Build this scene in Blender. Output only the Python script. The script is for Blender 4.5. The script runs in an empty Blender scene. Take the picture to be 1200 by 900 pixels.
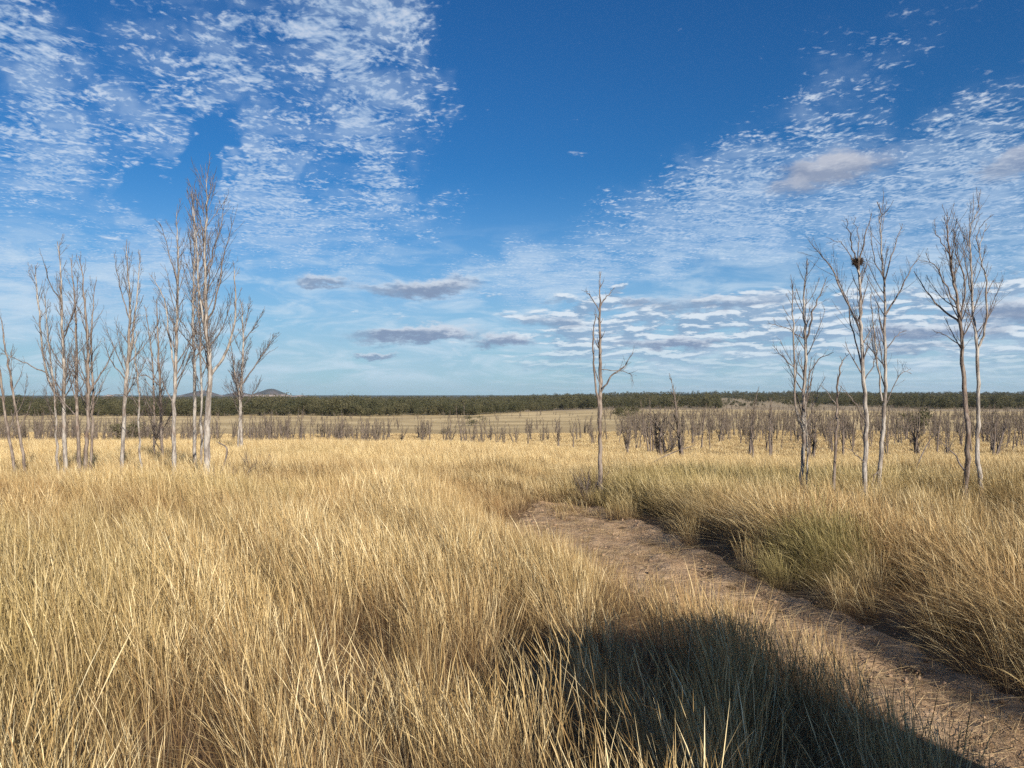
import bpy, math, random
import numpy as np
from mathutils import Vector, Matrix
R = math.radians
scene = bpy.context.scene
COL = scene.collection

# ------------------------------------------------------------------ camera
CAM_H = 2.4
F, CX, HY = 880.0, 600.0, 462.0          # focal length, centre and horizon row of a 1200x900 frame
cam_d = bpy.data.cameras.new("camera")
cam = bpy.data.objects.new("camera", cam_d); COL.objects.link(cam)
cam.location = (0, 0, CAM_H); cam.rotation_euler = (R(90), 0, 0)
cam_d.sensor_width = 36.0; cam_d.lens = 36.0 * F / 1200.0
cam_d.shift_y = (HY - 450.0) / 1200.0
cam_d.clip_start = 0.05; cam_d.clip_end = 90000
scene.camera = cam

# ------------------------------------------------------------------ sun, exposure
SUN_AZ = 152.0        # compass-like bearing of the sun (0 = ahead of the camera, clockwise to the right)
SUN_EL = 24.0
sx, sy, sz = (math.sin(R(SUN_AZ)) * math.cos(R(SUN_EL)), math.cos(R(SUN_AZ)) * math.cos(R(SUN_EL)), math.sin(R(SUN_EL)))
sun_d = bpy.data.lights.new("sun", 'SUN'); sun = bpy.data.objects.new("sun", sun_d); COL.objects.link(sun)
sun_d.energy = 5.0; sun_d.angle = R(0.53); sun_d.color = (1.0, 0.885, 0.745)
sun.rotation_euler = Vector((sx, sy, sz)).to_track_quat('Z', 'Y').to_euler(); sun.location = (sx*30, sy*30, sz*30)
vs = scene.view_settings
vs.view_transform = 'Standard'; vs.look = 'None'; vs.exposure = 0.50; vs.gamma = 1.0; vs.use_curve_mapping = False
scene.render.engine = 'CYCLES'
scene.cycles.max_bounces = 6; scene.cycles.diffuse_bounces = 2; scene.cycles.glossy_bounces = 2
scene.cycles.transmission_bounces = 3; scene.cycles.transparent_max_bounces = 8
scene.cycles.use_denoising = False; scene.cycles.adaptive_threshold = 0.02
scene.cycles.caustics_reflective = False; scene.cycles.caustics_refractive = False

# ------------------------------------------------------------------ node helper
class NT:
    def __init__(s, tree): s.t = tree
    def n(s, typ, **kw):
        nd = s.t.nodes.new(typ)
        for k, v in kw.items(): setattr(nd, k, v)
        return nd
    def put(s, sock, v):
        if v is None: return
        if isinstance(v, bpy.types.NodeSocket): s.t.links.new(v, sock)
        else:
            try: sock.default_value = v
            except Exception: sock.default_value = (*v, 1.0)
    def m(s, op, a, b=None, c=None, clamp=False):
        nd = s.n('ShaderNodeMath', operation=op); nd.use_clamp = clamp
        for i, v in enumerate((a, b, c)): s.put(nd.inputs[i], v)
        return nd.outputs[0]
    def v(s, op, a, b=None, scale=None):
        nd = s.n('ShaderNodeVectorMath', operation=op)
        s.put(nd.inputs[0], a); s.put(nd.inputs[1], b)
        if scale is not None: s.put(nd.inputs['Scale'], scale)
        return nd.outputs['Value'] if op in ('LENGTH', 'DOT_PRODUCT', 'DISTANCE') else nd.outputs[0]
    def noise(s, vec, scale, detail=3, rough=0.5, color=False, dist=0.0, lac=2.0):
        nd = s.n('ShaderNodeTexNoise'); s.put(nd.inputs['Vector'], vec)
        nd.inputs['Scale'].default_value = scale; nd.inputs['Detail'].default_value = detail
        nd.inputs['Roughness'].default_value = rough; nd.inputs['Distortion'].default_value = dist
        nd.inputs['Lacunarity'].default_value = lac
        return nd.outputs['Color'] if color else nd.outputs[0]
    def ss(s, x, a, b, lo=0.0, hi=1.0):
        nd = s.n('ShaderNodeMapRange', interpolation_type='SMOOTHSTEP')
        s.put(nd.inputs[0], x); s.put(nd.inputs[1], a); s.put(nd.inputs[2], b)
        s.put(nd.inputs[3], lo); s.put(nd.inputs[4], hi)
        return nd.outputs[0]
    def mix(s, f, a, b, mode='MIX'):
        nd = s.n('ShaderNodeMix', data_type='RGBA', blend_type=mode)
        s.put(nd.inputs[0], f); s.put(nd.inputs[6], a); s.put(nd.inputs[7], b)
        return nd.outputs[2]
    def ramp(s, f, stops):
        nd = s.n('ShaderNodeValToRGB'); s.put(nd.inputs[0], f)
        e = nd.color_ramp.elements
        while len(e) < len(stops): e.new(0.5)
        for i, (p, c) in enumerate(stops): e[i].position = p; e[i].color = (*c, 1.0)
        return nd.outputs[0]
    def comb(s, x, y, z):
        nd = s.n('ShaderNodeCombineXYZ')
        for i, v in enumerate((x, y, z)): s.put(nd.inputs[i], v)
        return nd.outputs[0]
    def sep(s, v):
        nd = s.n('ShaderNodeSeparateXYZ'); s.put(nd.inputs[0], v); return nd.outputs

# ------------------------------------------------------------------ sky with its clouds
def build_world():
    w = bpy.data.worlds.new("World"); scene.world = w; w.use_nodes = True
    t = w.node_tree; t.nodes.clear(); N = NT(t)
    STR = 0.10
    sky = N.n('ShaderNodeTexSky', sky_type='NISHITA'); sky.sun_disc = False
    sky.sun_elevation = R(SUN_EL); sky.sun_rotation = R(SUN_AZ)
    sky.altitude = 200; sky.air_density = 1.15; sky.dust_density = 0.25; sky.ozone_density = 2.2
    D = N.n('ShaderNodeTexCoord').outputs['Generated']
    x, y, z = N.sep(N.v('NORMALIZE', D))
    zc = N.m('MAXIMUM', z, 0.012)
    az = N.m('ARCTAN2', x, y); el = N.m('ARCSINE', z)
    P = N.comb(N.m('DIVIDE', x, zc), N.m('DIVIDE', y, zc), 0.0)          # a flat cloud deck seen from below
    A = N.comb(az, el, 0.0)
    # deeper, more saturated blue, as the phone renders it
    g = N.n('ShaderNodeGamma'); N.put(g.inputs[0], sky.outputs[0]); g.inputs[1].default_value = 1.0
    hs = N.n('ShaderNodeHueSaturation'); hs.inputs['Saturation'].default_value = 1.16; hs.inputs['Hue'].default_value = 0.508
    hs.inputs['Value'].default_value = 1.0
    N.put(hs.inputs['Color'], g.outputs[0])
    blue = N.v('MULTIPLY', hs.outputs[0], (0.20, 0.60, 0.90))
    K = 1.0 / STR
    # wandering edges for all masks
    wn = N.v('SUBTRACT', N.noise(A, 9.0, 4, 0.6, color=True), (0.5, 0.5, 0.5))
    A2 = N.v('ADD', A, N.v('MULTIPLY', wn, (0.26, 0.15, 0.0)))
    def pe(px, py):
        a = math.atan((px - CX) / F); return a, math.atan((HY - py) / F * math.cos(a))
    def blob(px, py, rx, ry, rot=0.0, vec=None, power=1.0):
        a, e = pe(px, py)
        mp = N.n('ShaderNodeMapping', vector_type='TEXTURE')
        N.put(mp.inputs[0], A2 if vec is None else vec)
        mp.inputs['Location'].default_value = (a, e, 0); mp.inputs['Rotation'].default_value = (0, 0, R(rot))
        mp.inputs['Scale'].default_value = (rx / F, ry / F, 1)
        return N.m('SUBTRACT', 1.0, N.v('LENGTH', mp.outputs[0]))        # 1 in the middle, 0 on the rim
    def union(lst):
        o = lst[0]
        for b in lst[1:]: o = N.m('MAXIMUM', o, b)
        return o
    # --- high rippled altocumulus
    Pw = N.v('ADD', P, N.v('SCALE', N.v('SUBTRACT', N.noise(P, 3.2, 2, 0.5, color=True), (0.5, 0.5, 0.5)), scale=0.16))
    rot = N.n('ShaderNodeMapping'); N.put(rot.inputs[0], Pw)
    rot.inputs['Rotation'].default_value = (0, 0, R(24)); rot.inputs['Scale'].default_value = (1.05, 0.80, 1)
    ca = N.noise(rot.outputs[0], 36.0, 2.0, 0.5)
    cb = N.noise(Pw, 85.0, 3.0, 0.6)
    cl = N.noise(Pw, 5.0, 2.0, 0.5)
    cell = N.m('ADD', N.m('ADD', N.m('MULTIPLY', ca, 0.44), N.m('MULTIPLY', cb, 0.20)), N.m('MULTIPLY', cl, 0.27))
    ph = N.m('ADD', N.m('MULTIPLY', N.v('DOT_PRODUCT', Pw, (-0.30, 1.0, 0.0)), 44.0), N.m('MULTIPLY', N.noise(Pw, 9.0, 2, 0.5), 9.0))
    cell = N.m('ADD', cell, N.m('ADD', 0.045, N.m('MULTIPLY', N.m('SINE', ph), 0.026)))
    patch = N.ss(N.noise(A2, 7.5, 3, 0.55), 0.36, 0.60)
    left = union([blob(330, 120, 230, 190, -40), blob(20, 270, 250, 200, -15), blob(430, 60, 130, 120, 0),
                  blob(400, 250, 170, 110, 10), blob(90, 90, 200, 70, -25), blob(-350, 250, 420, 330, 0)])
    right = union([blob(800, 265, 310, 95, 24), blob(1080, 230, 400, 105, 12), blob(640, 325, 240, 62, 6),
                   blob(1400, 230, 330, 190, 0), N.m('MULTIPLY', blob(960, 120, 280, 70, 24), 0.42)])
    hole = union([blob(820, 345, 190, 34, 8), blob(620, 120, 130, 150, 0), blob(215, 205, 34, 90, -35)])
    lo = union([N.m('MULTIPLY', left, 1.15), right])
    cov = N.m('MULTIPLY', N.m('MULTIPLY', N.ss(lo, -0.10, 0.68), N.ss(hole, 0.05, 0.5, 1.0, 0.10)), N.m('ADD', N.ss(az, -0.2, 0.25, 0.45, 0.72), N.m('MULTIPLY', patch, N.ss(az, -0.2, 0.25, 0.55, 0.28))))
    # beyond the frame the same kind of patches go on
    far = N.ss(N.noise(P, 0.9, 3, 0.55), 0.44, 0.60)
    outside = N.m('MAXIMUM', N.ss(N.m('ABSOLUTE', az), 0.78, 1.2), N.ss(el, 0.56, 0.8))
    cov = N.mix(outside, cov, N.m('MULTIPLY', far, 0.8))
    thr = N.m('SUBTRACT', 0.615, N.m('MULTIPLY', cov, 0.26))
    dens = N.ss(cell, thr, N.m('ADD', thr, 0.20))
    veil = N.m('MULTIPLY', cov, N.m('MULTIPLY', N.ss(N.noise(Pw, 4.0, 4, 0.6), 0.35, 0.65), N.ss(el, 0.10, 0.50, 0.62, 0.34)))
    alto = N.m('MAXIMUM', N.m('MULTIPLY', dens, 0.66), N.m('MULTIPLY', veil, N.ss(cov, 0.30, 0.85, 0.15, 1.0)))
    alto = N.m('MULTIPLY', alto, N.m('MULTIPLY', N.ss(cov, 0.10, 0.42), N.ss(el, 0.02, 0.10)))
    altoc = N.mix(N.ss(cell, 0.5, 0.68), (0.50*K, 0.64*K, 0.82*K), (0.84*K, 0.90*K, 0.97*K))
    out = N.mix(alto, blue, altoc)
    # --- pale layer towards the horizon
    hz = N.m('MULTIPLY', N.ss(el, 0.01, 0.30, 1.0, 0.0), N.m('ADD', 0.62, N.m('MULTIPLY', N.noise(A, 7.0, 3, 0.5), 0.45)))
    out = N.mix(N.m('MULTIPLY', hz, 0.92, clamp=True), out, N.mix(N.ss(el, 0.0, 0.25), (0.42*K, 0.585*K, 0.74*K), (0.27*K, 0.48*K, 0.80*K)))
    ws = N.noise(N.v('MULTIPLY', A, (1.0, 4.0, 1.0)), 11.0, 6, 0.62, dist=0.6)
    wl = N.m('MULTIPLY', N.ss(ws, 0.40, 0.68), N.m('MULTIPLY', N.ss(el, 0.0, 0.03), N.ss(el, 0.12, 0.24, 0.62, 0.0)))
    out = N.mix(wl, out, (0.62*K, 0.75*K, 0.87*K))
    # --- low broken stratocumulus, seen edge-on
    Al = N.comb(az, N.m('MULTIPLY', N.m('POWER', N.m('MAXIMUM', el, 0.0), 0.7), 3.0), 3.3)
    s1 = N.noise(Al, 17.0, 7, 0.60, dist=0.3)
    s2 = N.noise(N.v('ADD', Al, (0.004, 0.018, 0.0)), 17.0, 7, 0.60, dist=0.3)
    band = N.m('MULTIPLY', N.ss(N.v('DOT_PRODUCT', A2, (1, 0, 0)), -0.12, 0.12, 0.12, 1.0), N.ss(N.v('DOT_PRODUCT', A2, (0, 1, 0)), 0.105, 0.140, 1.0, 0.0))
    sthr = N.m('SUBTRACT', 0.66, N.m('MULTIPLY', band, 0.29))
    sd = N.m('MULTIPLY', N.ss(s1, sthr, N.m('ADD', sthr, 0.13)), N.ss(el, 0.01, 0.08, 0.10, 0.80))
    lit = N.ss(N.m('SUBTRACT', s1, s2), -0.03, 0.085)
    sc_ = N.mix(lit, (0.25*K, 0.38*K, 0.56*K), (0.80*K, 0.86*K, 0.92*K))
    out = N.mix(sd, out, sc_)
    # --- single small cumulus, grey underneath
    A3 = N.v('ADD', A, N.v('MULTIPLY', N.v('SUBTRACT', N.noise(N.v('MULTIPLY', A, (1, 2.6, 1)), 24.0, 6, 0.68, color=True), (0.5, 0.5, 0.5)), (0.085, 0.040, 0)))
    for (px, py, rx, ry, op, warm, rt) in [(378, 330, 34, 7, .8, 0, 0), (505, 338, 62, 11, .95, 0, 2), (445, 336, 40, 7, .5, 0, 0),
                                   (490, 391, 92, 10, .95, 0, 3), (590, 399, 46, 9, .9, 0, 0), (440, 415, 30, 5, .8, 0, 0), (548, 329, 28, 5, .5, 0, -4),
                                   (975, 198, 70, 17, .85, 1, 6), (925, 220, 30, 10, .5, 1, 0), (790, 402, 70, 8, .9, 0, 0), (1090, 388, 90, 8, .85, 0, 0),
                                   (1200, 362, 60, 12, .9, 0, 6), (1190, 190, 40, 14, .6, 1, 20), (650, 378, 45, 8, .55, 0, 0), (750, 352, 26, 6, .7, 0, 0),
                                   (830, 355, 110, 9, .6, 0, 2), (1060, 405, 60, 6, .5, 0, 0)]:
        b = blob(px, py, rx * 1.1, ry * 1.25, rt, vec=A3)
        a, e = pe(px, py)
        q = N.m('SUBTRACT', N.sep(A3)[1], e - ry * 0.15 / F)
        fr = N.ss(q, -0.15 * ry / F, 0.80 * ry / F)
        dk = (0.28*K, 0.33*K, 0.45*K) if warm else (0.22*K, 0.30*K, 0.45*K)
        lt = (0.57*K, 0.59*K, 0.66*K) if warm else (0.62*K, 0.69*K, 0.79*K)
        out = N.mix(N.m('MULTIPLY', N.ss(b, 0.0, 0.62), op), out, N.mix(fr, dk, lt))
    bg = N.n('ShaderNodeBackground'); N.put(bg.inputs[0], out); bg.inputs[1].default_value = 0.072
    o = N.n('ShaderNodeOutputWorld'); t.links.new(bg.outputs[0], o.inputs[0])
    w.cycles.sampling_method = 'NONE'
build_world()

# ------------------------------------------------------------------ noise for layout
def _hash(ix, iy, seed):
    h = (ix.astype(np.int64) * 374761393 + iy.astype(np.int64) * 668265263 + seed * 1442695041) & 0xffffffff
    h = ((h ^ (h >> 13)) * 1274126177) & 0xffffffff
    return ((h ^ (h >> 16)) & 0xffff) / 65535.0
def vnoise(x, y, seed=0):
    x = np.asarray(x, float); y = np.asarray(y, float)
    ix = np.floor(x); iy = np.floor(y); fx = x - ix; fy = y - iy
    fx = fx*fx*(3-2*fx); fy = fy*fy*(3-2*fy)
    a = _hash(ix, iy, seed); b = _hash(ix+1, iy, seed); c = _hash(ix, iy+1, seed); d = _hash(ix+1, iy+1, seed)
    return (a*(1-fx)+b*fx)*(1-fy) + (c*(1-fx)+d*fx)*fy
def fbm(x, y, seed=0, oct=4):
    s = 0; amp = 0.5; tot = 0
    for i in range(oct):
        s = s + amp * vnoise(x, y, seed + i*17); tot += amp; amp *= 0.5; x = x*2.03 + 11.3; y = y*2.03 + 5.7
    return s / tot
def sstep(x, a, b):
    t = np.clip((np.asarray(x, float) - a) / (b - a), 0, 1); return t*t*(3-2*t)

# ------------------------------------------------------------------ terrain
LP_D = [0, 18, 30, 45, 70, 100, 150, 250, 400, 700, 1500, 3000, 5200, 9000, 30000]
LP_Z = [0, 0, -.45, -1.15, -2.35, -5.0, -7.0, -9.5, -13.5, -18, -22, -27, -31, -35, -80]
RP_D = [0, 18, 28, 45, 60, 80, 110, 160, 230, 500, 900, 3000, 5200, 9000, 30000]
RP_Z = [0, 0, -.7, -2., -3.1, -4., -5., -6.5, -8., -13., -15.5, -9, 7, -30, -60]
def track_c(y):      # centre line of the bare track
    return np.interp(y, [-20, 0, 3, 5, 7, 9, 11, 13, 15, 18, 22, 26, 34, 60], [8, 5.3, 4.25, 3.75, 3.35, 2.8, 2.2, 1.8, 1.4, 1.1, 1.3, 2.0, 4.2, 12])
def track_w(y):      # half width
    return np.interp(y, [-20, 3, 6, 9, 12, 15, 16.5, 20, 30], [0.9, 0.75, 0.66, 0.78, 1.15, 1.25, 0.8, 0.35, 0.3])
def height(x, y, fine=True):
    x = np.asarray(x, float); y = np.asarray(y, float)
    d = np.maximum(y, 0.0)
    s = x / np.maximum(d + 6.0, 6.0)
    k = sstep(s, -0.10, 0.22)
    z = np.interp(d, LP_D, LP_Z) * (1-k) + np.interp(d, RP_D, RP_Z) * k
    back = np.maximum(-y, 0); z = z - 0.02 * np.maximum(back - 20, 0)**0.9
    rad = np.hypot(x, y)
    z = z + (fbm(x/900, y/900, 5) - .5) * 12 * sstep(rad, 900, 3500)
    z = z + (fbm(x/60, y/60, 9) - .5) * 1.4 * sstep(rad, 60, 200)
    z = z + (fbm(x/9, y/9, 3) - .5) * 0.22 * sstep(rad, 3, 12)
    z = z + (fbm(x/1.1, y/1.1, 4) - .5) * 0.09 * (1 - sstep(rad, 20, 60))
    u = (x - track_c(y)) / np.maximum(track_w(y), .3)
    tr = np.exp(-(u*u)*0.8) * (1 - sstep(y, 17, 24))
    z = z - 0.10 * tr
    z = z + 0.10 * np.exp(-((u-1.75)/0.45)**2) * (1 - sstep(y, 17, 24))
    return z
def track_a(y):      # how far the worn ground reaches to the left, in half widths
    return np.interp(y, [3, 6, 8, 10, 14, 16.5], [1.0, 1.1, 1.45, 1.7, 1.5, 1.1])
def hz(x, y): return float(height(np.array([x]), np.array([y]))[0])

def setp(o, label=None, cat=None, group=None, kind=None):
    if label: o['label'] = label
    if cat: o['category'] = cat
    if group: o['group'] = group
    if kind: o['kind'] = kind
    return o
def np_mesh(name, V, Q, mat=None, smooth=True):
    V = np.asarray(V, np.float32); Q = np.asarray(Q, np.int32); k = Q.shape[1]
    me = bpy.data.meshes.new(name)
    me.vertices.add(len(V)); me.vertices.foreach_set('co', V.ravel())
    me.loops.add(Q.size); me.loops.foreach_set('vertex_index', Q.ravel())
    me.polygons.add(len(Q)); me.polygons.foreach_set('loop_start', np.arange(0, Q.size, k, dtype=np.int32))
    me.polygons.foreach_set('loop_total', np.full(len(Q), k, np.int32))
    me.update(); me.validate()
    if smooth: me.polygons.foreach_set('use_smooth', np.ones(len(me.polygons), bool))
    if mat: me.materials.append(mat)
    return me
def link(name, me, parent=None, loc=None):
    o = bpy.data.objects.new(name, me); COL.objects.link(o)
    if parent: o.parent = parent
    if loc is not None: o.location = loc
    return o
def new_mat(name):
    m = bpy.data.materials.new(name); m.use_nodes = True; m.node_tree.nodes.clear()
    N = NT(m.node_tree); out = N.n('ShaderNodeOutputMaterial'); return m, N, out
def principled(N, out, col, rough=0.9, normal=None, spec=0.2, metal=0.0):
    b = N.n('ShaderNodeBsdfPrincipled'); N.put(b.inputs['Base Color'], col); N.put(b.inputs['Roughness'], rough)
    b.inputs['Specular IOR Level'].default_value = spec; N.put(b.inputs['Metallic'], metal)
    if normal is not None: N.put(b.inputs['Normal'], normal)
    N.t.links.new(b.outputs[0], out.inputs[0]); return b
def bump(N, h, strength, dist):
    b = N.n('ShaderNodeBump'); N.put(b.inputs['Height'], h); b.inputs['Strength'].default_value = strength; b.inputs['Distance'].default_value = dist
    return b.outputs[0]
def plain_mat(name, c, rough=0.6, spec=0.4, metal=0.0, var=0.15, scale=8):
    m, N, out = new_mat(name)
    P = N.n('ShaderNodeTexCoord').outputs['Object']
    n = N.noise(P, scale, 4, 0.6)
    col = N.mix(N.ss(n, .35, .65), tuple(v*(1-var) for v in c), tuple(min(1, v*(1+var)) for v in c))
    principled(N, out, col, rough, bump(N, N.noise(P, scale*6, 3), 0.15, 0.01), spec, metal); return m

# ground material
def ground_material():
    m, N, out = new_mat("dry_ground")
    P = N.n('ShaderNodeNewGeometry').outputs['Position']
    x, y, z = N.sep(P)
    P2 = N.comb(x, y, 0.0)
    d = N.v('LENGTH', P2)
    f1 = N.noise(P2, 1.7, 6, 0.65); f2 = N.noise(P2, 14.0, 4, 0.6); f3 = N.noise(P2, 0.09, 4, 0.55)
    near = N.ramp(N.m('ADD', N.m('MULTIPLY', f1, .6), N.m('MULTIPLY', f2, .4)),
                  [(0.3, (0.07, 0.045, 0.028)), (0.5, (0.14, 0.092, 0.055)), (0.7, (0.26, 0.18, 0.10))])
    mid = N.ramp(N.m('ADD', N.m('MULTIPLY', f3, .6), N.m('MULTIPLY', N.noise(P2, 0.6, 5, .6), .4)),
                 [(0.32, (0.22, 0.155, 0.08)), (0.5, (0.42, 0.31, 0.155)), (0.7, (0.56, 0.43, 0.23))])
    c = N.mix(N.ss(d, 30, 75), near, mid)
    # far country: woodland floor with pale clearings
    Pf = N.v('MULTIPLY', P2, (0.0022, 0.0011, 1))
    ff = N.noise(Pf, 1.0, 4, 0.6)
    farc = N.ramp(ff, [(0.0, (0.30, 0.24, 0.15)), (1.0, (0.46, 0.36, 0.23))])
    farc = N.mix(N.ss(N.m('ADD', d, N.m('MULTIPLY', ff, 800)), 2600, 3300), farc, (0.04, 0.05, 0.03))
    ground_far = N.mix(N.ss(N.noise(P2, 0.013, 4, .6), .42, .6), (0.44, 0.335, 0.17), (0.66, 0.51, 0.27))
    c = N.mix(N.ss(d, 170, 330), c, ground_far)
    c = N.mix(N.ss(N.m('ADD', d, N.m('MULTIPLY', f3, 120)), 900, 980), c, farc)
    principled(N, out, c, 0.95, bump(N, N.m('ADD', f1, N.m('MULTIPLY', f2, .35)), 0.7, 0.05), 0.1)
    return m
M_GROUND = ground_material()
def polar_ground():
    th = np.concatenate([np.linspace(-50, 50, 361), np.linspace(50, 310, 90)[1:-1]])
    th = np.radians(th)
    rr = np.concatenate([np.arange(0.4, 3, .2), np.arange(3, 20, .12), 20 * np.exp(np.arange(0, 150) * math.log(1300/20)/150), 1300 * np.exp(np.linspace(0, math.log(60000/1300), 90))])
    T, RR = np.meshgrid(th, rr)
    X = RR * np.sin(T); Y = RR * np.cos(T); Z = height(X, Y)
    # the sheet dips under the track mesh that lies in it
    u = (X - track_c(Y)) / np.maximum(track_w(Y), .3); u = np.where(u < 0, -u/track_a(Y), u)
    Z = Z - 0.05 * (1 - sstep(u, 0.75, 1.15)) * ((Y > -1) & (Y < 17.5))
    V = np.stack([X, Y, Z], -1).reshape(-1, 3)
    n, k = RR.shape
    i = np.arange(n-1)[:, None] * k; j = np.arange(k)[None, :]; j2 = (j + 1) % k
    Q = np.stack([i + j, i + j2, i + k + j2, i + k + j], -1).reshape(-1, 4)[:, ::-1]
    V = np.vstack([V, [[0, 0, hz(0, 0)]]]); me = np_mesh("ground", V, Q, M_GROUND)
    return setp(link("ground", me), kind='structure')
polar_ground()

def track_mesh():
    m, N, out = new_mat("track_dirt")
    P = N.n('ShaderNodeNewGeometry').outputs['Position']
    f1 = N.noise(P, 2.2, 6, 0.62); f2 = N.noise(P, 22, 5, 0.65); f3 = N.noise(P, 0.7, 3, 0.5)
    vo = N.n('ShaderNodeTexVoronoi', feature='DISTANCE_TO_EDGE'); vo.inputs['Scale'].default_value = 5.5
    N.put(vo.inputs['Vector'], N.v('ADD', P, N.v('SCALE', N.noise(P, 4, 3, .6, color=True), scale=0.22)))
    crack = N.ss(vo.outputs[0], 0.0, 0.05)
    c = N.ramp(N.m('ADD', N.m('MULTIPLY', f1, .55), N.m('MULTIPLY', f2, .45)),
               [(0.30, (0.22, 0.14, 0.08)), (0.48, (0.40, 0.275, 0.165)), (0.68, (0.58, 0.43, 0.28))])
    c = N.mix(N.m('MULTIPLY', N.ss(f3, .45, .65), .45), c, (0.27, 0.19, 0.12))
    h = N.m('ADD', N.m('ADD', f1, N.m('MULTIPLY', f2, .5)), N.m('MULTIPLY', crack, .25))
    principled(N, out, c, 0.95, bump(N, h, 0.9, 0.05), 0.1)
    ys = np.arange(-2, 17.6, 0.05); us = np.linspace(-2.5, 1.25, 130)
    U, Y = np.meshgrid(us, ys)
    X = track_c(Y) + U * track_w(Y)
    wheel = np.exp(-((U - .45)/.2)**2) + np.exp(-((U + 1.0)/.25)**2)*.8
    Z = height(X, Y) + 0.012 - 0.045*wheel + (fbm(X*2.6, Y*2.6, 31, 5) - .5)*0.11 + (fbm(X*9, Y*9, 33, 3) - .5)*0.035
    UA = np.where(U < 0, -U/track_a(Y), U)
    e = sstep(UA + (fbm(X*1.6, Y*1.6, 35, 3) - .5)*.55, 0.80, 1.15)
    Z = Z - 0.12 * e
    V = np.stack([X, Y, Z], -1).reshape(-1, 3); n, k = U.shape
    i = np.arange(n-1)[:, None]*k; j = np.arange(k-1)[None, :]
    Q = np.stack([i+j, i+j+1, i+k+j+1, i+k+j], -1).reshape(-1, 4)
    setp(link("dirt_track", np_mesh("dirt_track", V, Q, m)), kind='structure')
track_mesh()

# distant hills at the left
def hills():
    m, N, out = new_mat("hill_scrub")
    P = N.n('ShaderNodeNewGeometry').outputs['Position']
    n = N.noise(P, 0.006, 5, .6); z = N.sep(P)[2]
    c = N.mix(N.ss(n, .42, .6), (0.055, 0.06, 0.055), (0.11, 0.09, 0.075))
    low = N.m('MULTIPLY', N.ss(N.m('ADD', z, N.m('MULTIPLY', n, 50)), 30, 5), N.ss(N.noise(P, 0.002, 3, .5), .42, .52))
    c = N.mix(low, c, (0.42, 0.33, 0.27))
    principled(N, out, c, 0.95, None, 0.05)
    for (px, py, wpx, D) in [(318, 455.5, 54, 12000), (238, 457.5, 58, 12500), (280, 459.5, 60, 13500), (352, 463, 40, 14000), (128, 462.5, 30, 14500)]:
        cx = (px-CX)/F*D; top = CAM_H + (HY-py)/F*D; w = wpx/F*D
        g = np.linspace(-1.6, 1.6, 70); GX, GY = np.meshgrid(g, g)
        rr = np.hypot(GX*(1 + .15*np.sin(GX*3)), GY)
        base = -110
        prof = np.clip(.50*np.exp(-(rr/.34)**1.6) + .50*np.exp(-(rr/.85)**1.6) + .10*(fbm(GX*3+cx, GY*3, 41) - .5)*np.exp(-rr), 0, 2)
        Z = base + (top - base) * (prof - prof[0, 0])/(prof.max() - prof[0, 0])
        V = np.stack([cx + GX*w, D + GY*w, Z], -1).reshape(-1, 3); k = 70
        i = np.arange(69)[:, None]*k; j = np.arange(69)[None, :]
        Q = np.stack([i+j, i+j+1, i+k+j+1, i+k+j], -1).reshape(-1, 4)
        setp(link("hill", np_mesh("hill", V, Q, m)), kind='structure')
hills()

# ------------------------------------------------------------------ scattering through geometry nodes (uncountable stuff only)
def scatter(name, pts, rot, scl, idx, tint, protos, kind='stuff', seed=0):
    col = bpy.data.collections.new(name + "_forms")
    for i, me in enumerate(protos):
        col.objects.link(bpy.data.objects.new("%s_form_%02d" % (name, i), me))
    me = bpy.data.meshes.new(name); n = len(pts)
    me.vertices.add(n); me.vertices.foreach_set('co', np.asarray(pts, np.float32).ravel())
    for nm, typ, arr, key in (('rot', 'FLOAT_VECTOR', rot, 'vector'), ('scl', 'FLOAT_VECTOR', scl, 'vector'), ('tint', 'FLOAT_VECTOR', tint, 'vector')):
        a = me.attributes.new(nm, typ, 'POINT'); a.data.foreach_set(key, np.asarray(arr, np.float32).ravel())
    a = me.attributes.new('idx', 'INT', 'POINT'); a.data.foreach_set('value', np.asarray(idx, np.int32))
    o = link(name, me); setp(o, kind=kind)
    ng = bpy.data.node_groups.new(name + "_scatter", 'GeometryNodeTree')
    ng.interface.new_socket("Geometry", in_out='INPUT', socket_type='NodeSocketGeometry')
    ng.interface.new_socket("Geometry", in_out='OUTPUT', socket_type='NodeSocketGeometry')
    L = ng.links.new; nn = ng.nodes.new
    gi = nn('NodeGroupInput'); go = nn('NodeGroupOutput')
    ci = nn('GeometryNodeCollectionInfo'); ci.inputs['Collection'].default_value = col
    ci.inputs['Separate Children'].default_value = True; ci.inputs['Reset Children'].default_value = True
    ip = nn('GeometryNodeInstanceOnPoints'); ip.inputs['Pick Instance'].default_value = True
    def na(nm, dt):
        q = nn('GeometryNodeInputNamedAttribute'); q.data_type = dt; q.inputs[0].default_value = nm
        return [s for s in q.outputs if s.enabled and s.name == 'Attribute'][0]
    er = nn('FunctionNodeEulerToRotation')
    L(na('rot', 'FLOAT_VECTOR'), er.inputs[0]); L(er.outputs[0], ip.inputs['Rotation'])
    L(na('scl', 'FLOAT_VECTOR'), ip.inputs['Scale']); L(na('idx', 'INT'), ip.inputs['Instance Index'])
    L(gi.outputs[0], ip.inputs['Points']); L(ci.outputs[0], ip.inputs['Instance']); L(ip.outputs[0], go.inputs[0])
    md = o.modifiers.new("scatter", 'NODES'); md.node_group = ng
    return o

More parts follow.
